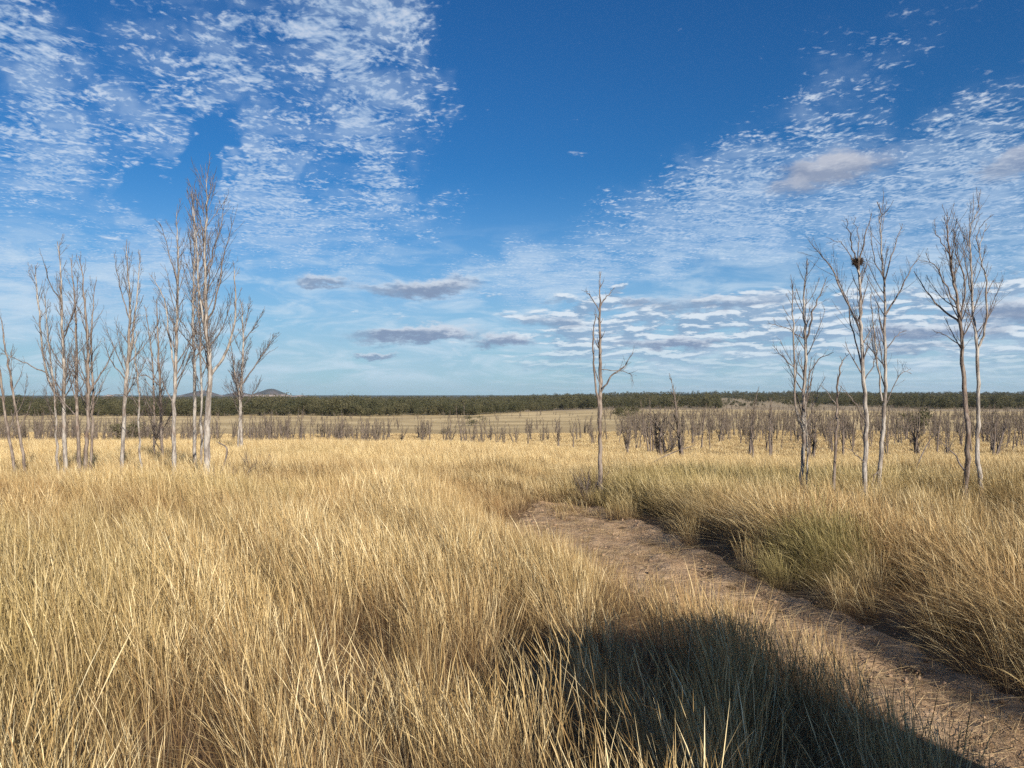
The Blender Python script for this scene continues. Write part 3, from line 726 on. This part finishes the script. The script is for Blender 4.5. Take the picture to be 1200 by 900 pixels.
build_tree("dead_tree", "straight dead tree with a tall right fork, right one of the far right pair", [[(1149, 571, 5), (1146, 526, 4.4), (1146, 470, 4), (1145, 410, 3.4), (1141, 370, 2.6), (1138, 310, 1.8), (1137, 268, 1.2), (1151, 240, .4)],
    [(1145, 412, 2.6), (1155, 382, 2.2), (1156, 330, 1.6), (1148, 296, 1), (1156, 262, .4)]],
    [[(1140, 350, 1.6), (1132, 310, 1.2), (1128, 272, .4)], [(1138, 300, 1.2), (1146, 272, .9), (1161, 252, .4)], [(1155, 345, 1), (1163, 330, .6), (1170, 336, .3)]],
    seed=27, auto=.8, tmin=.5)

# --- bird nest wedged in the fork
def nest():
    s = nest_Y/F; c = np.array([(1005-CX)*s, nest_Y, CAM_H + (HY-306)*s])
    j = nest_tree.location
    rs = np.random.default_rng(5)
    root = bpy.data.objects.new("bird_nest", None); COL.objects.link(root); root.location = c
    setp(root, "round brown stick nest wedged high in the fork of a dead tree", "nest")
    m = bark_material("nest_sticks", (0.16, 0.12, 0.09), (0.07, 0.05, 0.038), .2)
    g = np.linspace(0, 1, 10); a = np.linspace(0, 2*np.pi, 25)[:-1]
    V = []
    prof = [(0.01, -.10), (.05, -.095), (.08, -.06), (.095, 0), (.09, .05), (.07, .06), (.05, .03), (.01, .01)]
    for r_, z_ in prof:
        for q in a: V.append((r_*1.05*math.cos(q)*(1+rs.normal(0, .05)), r_*math.sin(q)*(1+rs.normal(0, .05)), z_+rs.normal(0, .004)))
    k = 24; Q = [(i*k+jj, i*k+(jj+1) % k, (i+1)*k+(jj+1) % k, (i+1)*k+jj) for i in range(len(prof)-1) for jj in range(k)]
    link("cup", np_mesh("cup", V, Q, m), root)
    tb = TB()
    root.scale = (.82, .82, .66)
    for i in range(420):
        q = rs.uniform(0, 2*np.pi); zz = rs.uniform(-.10, .07); rr = .105*math.sqrt(max(.1, 1-(zz/.13)**2))*rs.uniform(.8, 1.08)
        p = np.array([rr*math.cos(q), rr*math.sin(q), zz]); d = np.array([-math.sin(q), math.cos(q), rs.normal(0, .45)]) + rs.normal(0, .35, 3)
        d = d/np.linalg.norm(d)*rs.uniform(.04, .13)
        tb.tube([p-d, p+rs.normal(0, .006, 3), p+d], [.0022, .003, .0018], 3)
    link("sticks", tb.mesh("sticks", m), root)['kind'] = 'stuff'
nest()

# ------------------------------------------------------------------ grey dead woodland further down the slope
def proto_tree(seed, H, stems, wide, dens=1.9, thick=1.0, low=.2):
    """returns (trunk mesh, crown mesh) with the foot at the origin"""
    rs = np.random.default_rng(seed); tt = TB(); cc = TB()
    for s_ in range(stems):
        d = np.array([rs.normal(0, .10*wide), rs.normal(0, .10*wide), 1.0]); h = H*rs.uniform(.75, 1.0)
        S = limb_path(rs, (rs.normal(0, .12*(stems > 1)), rs.normal(0, .12*(stems > 1)), -.2), d, h, 9, up=.1, wob=.05)
        rr = np.linspace(.060*thick*H/5, .012, len(S)); tt.tube(S, rr, 5)
        n = int(h*3.2)
        for i in range(n):
            t = low + (1-low)*(i + rs.uniform(0, 1))/n; t = min(t, .98); p, T = at_path(S, t)
            Q = limb_path(rs, p, side_dir(rs, T, rs.uniform(.4, .9)), h*.26*wide*(1.15-.8*t)*rs.uniform(.5, 1.2), 4, up=.35, wob=.12)
            cc.tube(Q, np.linspace(.018*thick, .006, len(Q)), 3)
            grow_twigs(rs, cc, Q, .010, 0, dens*2.6, .15, 1.0, minr=.0075*thick, Lf=.5)
    return tt.mesh("trunk", M_MIDB), cc.mesh("crown", M_MIDT)
protos = [proto_tree(200+i, *a, dens=3.0, thick=1.25) for i, a in enumerate([
    (5.6, 1, .8), (5.0, 2, 1.0), (4.6, 3, 1.1), (5.8, 1, .6), (4.2, 2, 1.3), (5.2, 3, .9), (3.8, 1, 1.2), (6.0, 2, .7), (3.4, 3, 1.4), (5.4, 1, 1.0)])]
solo_protos = [proto_tree(290+i, *a, dens=3.2, thick=1.9) for i, a in enumerate([(5.6, 1, .8), (5.0, 2, 1.0), (4.6, 3, 1.1), (5.8, 1, .6), (4.2, 2, 1.3), (5.2, 3, .9), (3.8, 1, 1.2), (6.0, 2, .7), (3.4, 3, 1.4), (5.4, 1, 1.0)])]
far_protos = [proto_tree(260+i, *a, dens=1.6, thick=3.0) for i, a in enumerate([(5.6, 1, .8), (5.0, 2, 1.0), (4.6, 3, 1.1), (5.8, 1, .6), (4.2, 2, 1.3), (5.2, 3, .9), (3.8, 1, 1.2), (6.0, 2, .7), (3.4, 3, 1.4), (5.4, 1, 1.0)])]
def put_tree(name, x, y, k, s, rz, label, group=None, cat='tree', src=None, zs=1.0):
    e = bpy.data.objects.new(name, None); COL.objects.link(e); e.location = (x, y, hz(x, y)); e.rotation_euler = (0, 0, rz); e.scale = (s, s, s*zs)
    setp(e, label, cat, group)
    t, c = (src or protos)[k]
    link("trunk", t, e); link("crown", c, e)
    return e
# trees one can point to
def y_at(px, D): return (px-CX)/F*D
SOLO = [
    (877, 74, 5, 7.0, "tall brushy grey sapling topping the horizon between the slim tree and the right group", .75),
    (765, 82, 9, 6.6, "upright grey sapling just left of the slim solitary tree, set further back", .8),
    (822, 90, 3, 7.2, "thin grey sapling just right of the slim solitary tree, set further back", .7),
    (988, 66, 9, 6.4, "tall twiggy grey sapling behind the short crooked stem", .8),
    (1098, 80, 0, 6.6, "tall grey sapling rising just left of the far right pair", .8),
    (801, 47, 5, 5.9, "slim solitary grey tree standing tall right of the lone middle tree", .8),
    (775, 48, 2, 3.7, "low many stemmed grey tree with arching branches just right of the middle tree", 1.7),
    (883, 44, 0, 4.6, "thin dark trunked grey tree standing before the grey woodland, left of the right group", .8),
    (737, 70, 4, 3.8, "small grey tree in the field behind the lone middle tree, near the dark green bush", 1.2),
    (902, 62, 7, 6.6, "tall narrow grey tree rising above the horizon behind the right field", .7),
    (952, 50, 2, 4.0, "bushy grey multi stemmed tree behind the first tree of the right group", 1.1),
    (1075, 62, 5, 4.6, "grey twiggy tree in the woodland gap between the two right groups", 1.2),
    (1160, 58, 1, 4.4, "grey twiggy tree behind the right edge pair of tall trees", 1.1),
    (672, 88, 6, 4.2, "small upright grey tree in the field just left of the lone middle tree", .9),
    (655, 84, 4, 3.8, "round crowned little grey tree left of the lone middle tree", 1.2)]
for (px, D, k, H, lab, wd) in SOLO:
    Hk = [5.6, 5.0, 4.6, 5.8, 4.2, 5.2, 3.8, 6.0, 3.4, 5.4][k]
    e = put_tree("grey_dead_tree", y_at(px, D), D, k, H/Hk*1.02, px*.37, lab, src=solo_protos); e.scale[0] *= wd; e.scale[1] *= wd
# the band of woodland: the largest as trees of their own
rs = np.random.default_rng(77)
cand = []
def band(n, p0, p1, d0, d1, h0, h1):
    for i in range(n):
        px = rs.uniform(p0, p1); D = math.sqrt(rs.uniform(d0*d0, d1*d1)); cand.append((px, D, rs.integers(0, 10), rs.uniform(h0, h1)))
band(75, 745, 1230, 62, 115, .70, 1.1)
band(330, 720, 1260, 110, 200, .65, 1.15)
band(120, -20, 440, 98, 130, .75, 1.15)
band(200, -40, 460, 125, 190, .75, 1.2)
band(45, 440, 720, 105, 200, .7, 1.1)
band(26, 520, 740, 80, 150, .65, 1.0)
band(850, 720, 1300, 190, 520, .7, 1.2)
band(900, 700, 1330, 400, 1000, .8, 1.35)
band(60, 0, 700, 480, 700, .8, 1.2)
band(150, -80, 720, 200, 640, .5, 1.0)
cand.sort(key=lambda c: c[1]/c[3])
vis = [c for c in cand if -10 < c[0] < 1210][:264]; vset = set(id(c) for c in vis)
PLACES = [(60, "behind the leaning left edge pair"), (125, "behind the left clump"), (200, "behind the slender white tree"), (265, "behind the tallest white tree"),
    (345, "just right of the left group"), (430, "well right of the left group"), (520, "left of centre"), (600, "near the centre"), (655, "right of centre"), (700, "left of the lone middle tree"),
    (760, "right of the lone middle tree"), (840, "around the slim solitary tree"), (915, "left of the twin trunked tree"), (965, "behind the twin trunked tree"),
    (1045, "behind the nest tree"), (1110, "between the two right groups"), (1170, "behind the far right pair"), (9999, "at the right edge")]
FORM = ["slim", "twin stemmed", "bushy", "narrow", "wide twin stemmed", "three stemmed", "round topped", "tall twin stemmed", "low spreading", "single stemmed"]
info = {}
for c in vis:
    px, D, k, s = c
    row = "front row" if D < 112 else ("middle row" if D < 150 else "back row")
    info.setdefault((FORM[k], row, next(p for q, p in PLACES if px < q)), []).append(c)
ORD = ["leftmost", "second from left", "third from left", "fourth from left", "fifth from left", "sixth from left", "seventh from left", "eighth from left"]
for (f_, row, pl), cs in info.items():
    cs.sort(key=lambda c: c[0])
    for i, c in enumerate(cs):
        px, D, k, s = c
        lab = "%s grey tree, %s, %s" % (f_, row, pl) + (", " + ORD[min(i, 7)] if len(cs) > 1 else "")
        grp = "grey trees beyond the field on the left" if px < 470 else ("grey trees beyond the middle of the field" if px < 745 else "grey trees of the woodland on the right")
        put_tree("grey_dead_tree", y_at(px, D), D, k, s, rs.uniform(0, 6.28), lab, grp)
rest = [c for c in cand if id(c) not in vset]
def tree_forms(prs):
    out = []
    for (t, c) in prs:
        V, Q, M = [], [], []; o = 0
        for me in (t, c):
            v = np.empty(len(me.vertices)*3, np.float32); me.vertices.foreach_get('co', v); v = v.reshape(-1, 3)
            q = np.empty(len(me.loops), np.int32); me.loops.foreach_get('vertex_index', q); V.append(v); Q.append(q.reshape(-1, 4)+o); o += len(v)
        out.append(np_mesh("dead_tree_form", np.vstack(V), np.vstack(Q), M_MIDT))
    return out
pts = np.array([[y_at(c[0], c[1]), c[1], hz(y_at(c[0], c[1]), c[1]) - .1] for c in rest])
o = scatter("grey_woodland", pts, np.stack([np.zeros(len(pts)), np.zeros(len(pts)), rs.uniform(0, 6.28, len(pts))], -1),
        np.repeat(np.array([c[3] for c in rest])[:, None], 3, 1), np.array([c[2] for c in rest]), np.ones((len(pts), 3)), tree_forms(far_protos))
o['label'] = "far bare woodland"

# ------------------------------------------------------------------ living trees and the far forest
def leaf_material(name, a, b):
    m, N, out = new_mat(name)
    rnd = N.n('ShaderNodeObjectInfo').outputs['Random']
    P = N.n('ShaderNodeNewGeometry').outputs['Position']
    c = N.mix(N.m('MULTIPLY', N.m('ADD', rnd, N.noise(P, .9, 2)), .6), a, b)
    bs = N.n('ShaderNodeBsdfDiffuse'); N.put(bs.inputs[0], c)
    tr = N.n('ShaderNodeBsdfTranslucent'); N.put(tr.inputs[0], c); mx = N.n('ShaderNodeMixShader'); mx.inputs[0].default_value = .2
    N.t.links.new(bs.outputs[0], mx.inputs[1]); N.t.links.new(tr.outputs[0], mx.inputs[2]); N.t.links.new(mx.outputs[0], out.inputs[0])
    return m
M_LEAF = leaf_material("eucalypt_leaves", (0.045, 0.055, 0.030), (0.135, 0.125, 0.070))
def leafy_crown(seed, H, W, n, size, low=.3):
    rs = np.random.default_rng(seed); K = 9
    cen = np.stack([rs.normal(0, W*.28, K), rs.normal(0, W*.28, K), H*(low + (1-low)*rs.uniform(.15, .9, K))], -1)
    ci = rs.integers(0, K, n); p = cen[ci] + rs.normal(0, 1, (n, 3))*[W*.15, W*.15, H*.085]
    u = rs.normal(0, 1, (n, 3)); u /= np.linalg.norm(u, axis=1, keepdims=True); v = np.cross(u, rs.normal(0, 1, (n, 3))); v /= np.linalg.norm(v, axis=1, keepdims=True)
    s = size*rs.uniform(.5, 1.2, (n, 1))
    V = np.stack([p-u*s, p-v*s*.5, p+u*s, p+v*s*.5], 1).reshape(-1, 3); Q = np.arange(n*4).reshape(-1, 4)
    return V, Q
def trunk_np(H, r, seed):
    rs = np.random.default_rng(seed); tb = TB()
    tb.tube(limb_path(rs, (0, 0, -.4), (0, 0, 1), H*.8, 6, up=.05, wob=.05), np.linspace(r, r*.3, 7), 5)
    for i in range(3): tb.tube(limb_path(rs, (0, 0, H*(.3+.1*i)), (rs.normal(0, 1), rs.normal(0, 1), 1.2), H*.35, 4), np.linspace(r*.5, r*.15, 5), 4)
    return tb
forest_forms = []
for i in range(6):
    H = [12, 10, 14, 9, 11, 13][i]; V, Q = leafy_crown(300+i, H, H*.62, 330, .62, .22)
    tb = trunk_np(H, .18, 320+i); tv = np.vstack(tb.V); tq = np.vstack(tb.Q)
    forest_forms.append(np_mesh("gum_form", np.vstack([V, tv]), np.vstack([Q, tq+len(V)]), M_LEAF, False))
def forest():
    rs = np.random.default_rng(9)
    def gen(n, d0, d1, logd=True):
        D = np.exp(rs.uniform(math.log(d0), math.log(d1), n)); px = rs.uniform(-130, 1330, n); return px, D
    PX, DD = [], []
    px, D = gen(16000, 690, 1500); PX.append(px); DD.append(D)
    px, D = gen(24000, 1500, 11000); PX.append(px); DD.append(D)
    px = np.concatenate(PX); D = np.concatenate(DD); x = (px-CX)/F*D
    # the front of the forest: near and straight on the left, further off and ragged on the right
    front = np.interp(px, [-130, 560, 640, 720, 1330], [700, 720, 860, 950, 900]) + (fbm(px/60, px*0, 71)-.5)*140
    clear = fbm(x/150, D/900, 72)
    thr = np.where(px > 640, .58, .62)
    keep = (D > front) & ((clear < thr) | (D > 2600) | (rs.uniform(0, 1, len(D)) < .05))
    clear2 = fbm(x/700, D/1300, 73); keep &= ~((clear2 > .64) & (D > 1500) & (D < 5000))
    x, D, px = x[keep], D[keep], px[keep]; n = len(x)
    pts = np.stack([x, D, height(x, D)-.3], -1); s = rs.choice([.5, .7, .85, 1.0, 1.35], n, p=[.2, .25, .25, .2, .1])*rs.uniform(.85, 1.1, n)*np.where(D > 2500, 1.2, 1.0)*(.72 + .55*fbm(px/25, D/300, 74))
    # a few scattered living trees in front
    o = scatter("gum_forest", pts, np.stack([np.zeros(n), np.zeros(n), rs.uniform(0, 6.28, n)], -1), np.stack([s, s, s], -1), rs.integers(0, 6, n), np.ones((n, 3)), forest_forms)
    o['label'] = "dark green forest"
    print("forest", n)
forest()
# separate living bushes among the dead wood
M_BUSHT = M_MIDB
def live_tree(px, D, H, W, label, seed, name="gum_tree", cat='tree', low=.12):
    e = bpy.data.objects.new(name, None); COL.objects.link(e); x = y_at(px, D); e.location = (x, D, hz(x, D)); setp(e, label, cat)
    V, Q = leafy_crown(seed, H, W, 1100, H*.05, low)
    link("crown", np_mesh("crown", V, Q, M_LEAF, False), e)
    link("trunk", trunk_np(H, H*.018, seed).mesh("trunk", M_MIDB), e)
live_tree(738, 450, 9, 11, "dark green leafy tree beyond the grey trees, right of the lone middle tree", 401)
live_tree(157, 120, 4.2, 4.6, "round dark green bush tree seen behind the left group of dead trees", 402)
live_tree(724, 470, 8, 8, "smaller dark green tree left of the leafy tree behind the lone tree", 403)
live_tree(1075, 175, 5.5, 5.0, "olive green tree in the grey woodland between the two right groups", 404)
live_tree(555, 330, 4.5, 7, "low dark bush on the pale slope below the forest edge", 405, "bush", "bush")
live_tree(522, 190, 1.8, 1.9, "tiny dark bush alone in the grass beyond the middle of the field", 406, "bush", "bush", .0)

# dark dry shrubs in the near grass
def shrub(px, D, H, label, seed):
    rs = np.random.default_rng(seed); x = y_at(px, D)
    e = bpy.data.objects.new("dry_shrub", None); COL.objects.link(e); e.location = (x, D, hz(x, D)); setp(e, label, "shrub")
    st = TB(); tw = TB()
    for i in range(16):
        Q = limb_path(rs, (rs.normal(0, .04), rs.normal(0, .04), -.03), (rs.normal(0, .5), rs.normal(0, .5), 1), H*rs.uniform(.7, 1), 6, up=.2)
        st.tube(Q, np.linspace(.008, .003, len(Q)), 4); grow_twigs(rs, tw, Q, .004, 1, 9, .2, .4, .0025)
    link("stems", st.mesh("stems", M_TWIG), e)['kind'] = 'stuff'; link("twigs", tw.mesh("twigs", M_TWIG), e)['kind'] = 'stuff'
shrub(298, 19.5, 1.1, "dark twiggy shrub in the grass right of the tallest left tree", 501)
shrub(690, 17.2, .95, "dark twiggy shrub at the left foot of the lone middle tree", 502)
shrub(1000, 13.6, .85, "thin twiggy shrub at the foot of the nest tree", 503)
shrub(270, 17.0, 1.1, "bare dead sapling leaning in the grass beside the tallest left tree", 504)

# fallen, half-buried branches
def fallen(pts, r, label, seed):
    rs = np.random.default_rng(seed); P = smooth_path(pts, 6); c = P[0].copy()
    e = bpy.data.objects.new("fallen_branch", None); COL.objects.link(e); e.location = c; setp(e, label, "branch")
    tb = TB(); tb.tube(P-c, np.linspace(r, r*.4, len(P)), 7); link("limb", tb.mesh("limb", M_LIMB), e)
    t2 = TB(); grow_twigs(rs, t2, P-c, r*.5, 0, 2.5, .3, .7, .003); link("twigs", t2.mesh("twigs", M_TWIG), e)['kind'] = 'stuff'
def gp(px, D, up): x = y_at(px, D); return (x, D, hz(x, D)+up)
fallen([gp(252, 17.5, .1), gp(262, 17.6, .75), gp(266, 17.6, 1.15), gp(256, 17.7, 1.3)], .03, "dark hooked dead branch poking out of the grass right of the tallest left tree", 601)
fallen([gp(765, 30, .5), gp(790, 31, .9), gp(815, 31, 1.2)], .03, "grey branch leaning in the grass under the slim solitary tree", 602)
fallen([gp(1068, 19, .3), gp(1085, 20, 1.1), gp(1098, 20, 1.5)], .02, "thin fallen branch slanting up from the grass between the right groups", 603)

# clods and pebbles on the track, and straw litter
def clods():
    rs = np.random.default_rng(33); V, Q = [], []; o = 0
    ico_v = np.array([(0, 0, 1), (.9, 0, .3), (.28, .85, .3), (-.72, .53, .3), (-.72, -.53, .3), (.28, -.85, .3), (.6, .4, -.5), (-.5, .6, -.5), (-.1, -.8, -.5)])
    tris = [(0, 1, 2), (0, 2, 3), (0, 3, 4), (0, 4, 5), (0, 5, 1), (1, 6, 2), (2, 7, 3), (4, 8, 5), (5, 8, 1), (1, 8, 6), (2, 6, 7), (3, 7, 4), (4, 7, 8)]
    for i in range(900):
        y = rs.uniform(3.5, 17); u = rs.uniform(-1.2, 1.2); u = u - .5*(rs.uniform() < .5); x = float(track_c(y)) + u*float(track_w(y)); s = .006 + .03*rs.uniform(0, 1)**4
        v = ico_v*s*rs.uniform(.6, 1.3, (1, 3)) + rs.normal(0, s*.12, (9, 3)); v += [x, y, hz(x, y) + .01]
        V.append(v); Q += [(a+o, b+o, c+o) for a, b, c in tris]; o += 9
    m = plain_mat("clod_dirt", (0.32, 0.225, 0.15), .95, .1, var=.35, scale=3)
    setp(link("dirt_clods", np_mesh("dirt_clods", np.vstack(V), Q, m, False)), kind='stuff')
    n = 2800; y = rs.uniform(3.2, 17, n); x = track_c(y) + rs.normal(-.4, 1.2, n)*track_w(y); a = rs.uniform(0, 3.14, n); L = rs.uniform(.04, .22, n); w = .0015
    z = height(x, y) + rs.uniform(.01, .04, n); d = np.stack([np.cos(a)*L, np.sin(a)*L, rs.normal(0, .02, n)], -1); p = np.stack([x, y, z], -1); q = np.stack([-np.sin(a)*w, np.cos(a)*w, np.full(n, .001)], -1)
    V = np.stack([p-d-q, p-d+q, p+d+q, p+d-q], 1).reshape(-1, 3)
    m = plain_mat("straw_litter_stalks", (0.40, 0.30, 0.17), .8, .2, var=.3, scale=2)
    setp(link("straw_litter", np_mesh("straw_litter", V, np.arange(4*n).reshape(-1, 4), m, False)), kind='stuff')
clods()

# ------------------------------------------------------------------ the parked four wheel drive whose shadow falls across the track (outside the frame, to the right)
def car():
    root = bpy.data.objects.new("parked_car", None); COL.objects.link(root)
    root.location = (2.16, 2.66, 0.0); root.rotation_euler = (0, 0, R(-4))
    setp(root, "boxy four wheel drive parked beside the track whose shadow falls on the grass", "car")
    paint = plain_mat("car_paint", (0.55, 0.54, 0.50), .3, .5, .0, .05); glass = plain_mat("car_glass", (0.02, 0.025, 0.03), .08, .6, 0, .1)
    rub = plain_mat("tyre_rubber", (0.025, 0.025, 0.025), .85, .2); steel = plain_mat("rim_steel", (0.35, 0.35, 0.36), .4, .5, .6); lampm = plain_mat("lamp_glass", (0.7, 0.7, 0.68), .15, .6)
    # x forward (0 = tail), y to -1.8 = far side; the side facing +y is at y = 0
    def prism(name, prof, y0, y1, mat, inset=0.0, par=None, top=None):
        n = len(prof); V = []
        for yy, s in ((y0, -1), (y1, 1)):
            for (x_, z_) in prof:
                k = inset*max(0, (z_-1.1)/.9); V.append((x_, yy + (k if s < 0 else -k), z_))
        import bmesh
        bm = bmesh.new(); vs_ = [bm.verts.new(v) for v in V]
        bm.faces.new(vs_[:n]); bm.faces.new(vs_[n:][::-1])
        for i in range(n): bm.faces.new((vs_[i], vs_[n+i], vs_[n+(i+1) % n], vs_[(i+1) % n]))
        bmesh.ops.recalc_face_normals(bm, faces=bm.faces)
        bmesh.ops.bevel(bm, geom=bm.edges[:], offset=.025, segments=2, affect='EDGES')
        me = bpy.data.meshes.new(name); bm.to_mesh(me); bm.free(); me.materials.append(mat); o = link(name, me, par or root); return o
    W = 1.8
    body = [(0, .45), (0, 1.12), (4.35, 1.12), (4.55, .95), (4.6, .55), (4.35, .42)]
    # wheel arches are cut as notches of the profile
    def arch(cx, r=.42):
        return [(cx + r*math.cos(a), .45 + r*math.sin(a)) for a in np.linspace(0, math.pi, 9)]
    prof = [(0.02, .45), (0, .8), (.02, 1.12), (3.2, 1.12), (4.35, 1.05), (4.55, .92), (4.6, .5), (4.15, .45)] + arch(3.7) + arch(.85)
    prism("body", prof, -W, 0, paint)
    prism("cabin", [(.03, 1.122), (.10, 2.1), (.20, 2.18), (1.75, 2.20), (1.92, 2.14), (2.45, 1.122)], -W+.03, -.03, paint, .10)
    for (a, b) in ((.22, .80), (.90, 1.45), (1.53, 2.05)):
        for side in (0, 1):
            yy = -.055 if side == 0 else -W+.055
            zt = 1.9; sl = 0 if b < 2 else .32
            P_ = [(a, 1.2), (a, zt), (b-sl, zt), (b, 1.2)]
            V = [(x_, yy + (-1 if side == 0 else 1)*(.10*max(0, (z_-1.1)/.9)) + (.032 if side == 0 else -.032), z_) for x_, z_ in P_]
            V2 = [(v[0], v[1] + (-.012 if side == 0 else .012), v[2]) for v in V]
            Q = [(0, 1, 2, 3), (7, 6, 5, 4), (0, 4, 5, 1), (1, 5, 6, 2), (2, 6, 7, 3), (3, 7, 4, 0)]
            link("window", np_mesh("window", V + V2, Q, glass, False), root)
    def slab(name, c, h, mat, par=root):
        V = [(c[0]+a*h[0], c[1]+b*h[1], c[2]+d*h[2]) for a in (-1, 1) for b in (-1, 1) for d in (-1, 1)]
        Q = [(0, 1, 3, 2), (4, 6, 7, 5), (0, 4, 5, 1), (2, 3, 7, 6), (0, 2, 6, 4), (1, 5, 7, 3)]
        return link(name, np_mesh(name, V, Q, mat, False), par)
    V = [(2.47, -W+.2, 1.16), (2.47, -.2, 1.16), (2.02, -.28, 2.0), (2.02, -W+.28, 2.0)]; V2 = [(a-.03, b, c) for a, b, c in V]
    link("windscreen", np_mesh("windscreen", V+V2, [(0, 1, 2, 3), (7, 6, 5, 4), (0, 4, 5, 1), (1, 5, 6, 2), (2, 6, 7, 3), (3, 7, 4, 0)], glass, False), root)
    for yy in (-.3, -W+.3): slab("headlight", (4.57, yy, .85), (.04, .16, .08), lampm)
    slab("bumper", (4.66, -W/2, .55), (.06, .85, .10), steel); slab("bumper", (-.05, -W/2, .55), (.05, .85, .08), steel)
    for yy in (.10, -W-.10): slab("mirror", (2.05, yy, 1.32), (.05, .09, .09), rub)
    for yy in (-.25, -W+.25): slab("roof_rail", (1.0, yy, 2.25), (.75, .02, .03), rub)
    prism("roof_shadow_block", [(.18, 2.285), (.14, 2.42), (.22, 2.46), (1.7, 2.46), (1.86, 2.38), (1.9, 2.285)], -W+.22, -.22, rub)  # unseen block added on the roof so the cast shadow reaches further
    for cx in (.85, 3.7):
        for yy in (-.02, -W+.02):
            e = bpy.data.objects.new("wheel", None); COL.objects.link(e); e.parent = root; e.location = (cx, yy, .38)
            for nm, R1, w_, mt in (("tyre", .38, .12, rub), ("rim", .22, .125, steel)):
                prof = [(R1*.62, -w_), (R1*.95, -w_), (R1, -w_*.7), (R1, w_*.7), (R1*.95, w_), (R1*.62, w_)] if nm == "tyre" else [(.02, -w_*.6), (R1*.9, -w_*.7), (R1*1.08, -w_*.9), (R1*1.08, w_*.9), (R1*.9, w_*.7), (.02, w_*.6)]
                k = 32; V = [(r_*math.cos(a), y_, r_*math.sin(a)) for (r_, y_) in prof for a in np.arange(k)*2*np.pi/k]
                Q = [(i*k+j, i*k+(j+1) % k, (i+1)*k+(j+1) % k, (i+1)*k+j) for i in range(len(prof)-1) for j in range(k)]
                link(nm, np_mesh(nm, V, Q, mt), e)
    root.location.z = hz(4.2, 1.8) + .10
car()

# ------------------------------------------------------------------ the air
def haze():
    m = bpy.data.materials.new("air"); m.use_nodes = True; m.node_tree.nodes.clear(); N = NT(m.node_tree)
    out = N.n('ShaderNodeOutputMaterial'); v = N.n('ShaderNodeVolumePrincipled'); v.inputs['Color'].default_value = (0.72, 0.85, 1.0, 1)
    v.inputs['Density'].default_value = HAZE; v.inputs['Anisotropy'].default_value = 0.1
    m.node_tree.links.new(v.outputs[0], out.inputs['Volume'])
    x0, x1, y0, y1, z0, z1 = -16500, 16500, -16500, 16500, -140, 160
    V = [(x, y, z) for x in (x0, x1) for y in (y0, y1) for z in (z0, z1)]
    Q = [(0, 1, 3, 2), (4, 6, 7, 5), (0, 4, 5, 1), (2, 3, 7, 6), (0, 2, 6, 4), (1, 5, 7, 3)]
    setp(link("haze", np_mesh("haze", V, Q, m, False)), kind='stuff')
HAZE = 2.2e-5
haze()
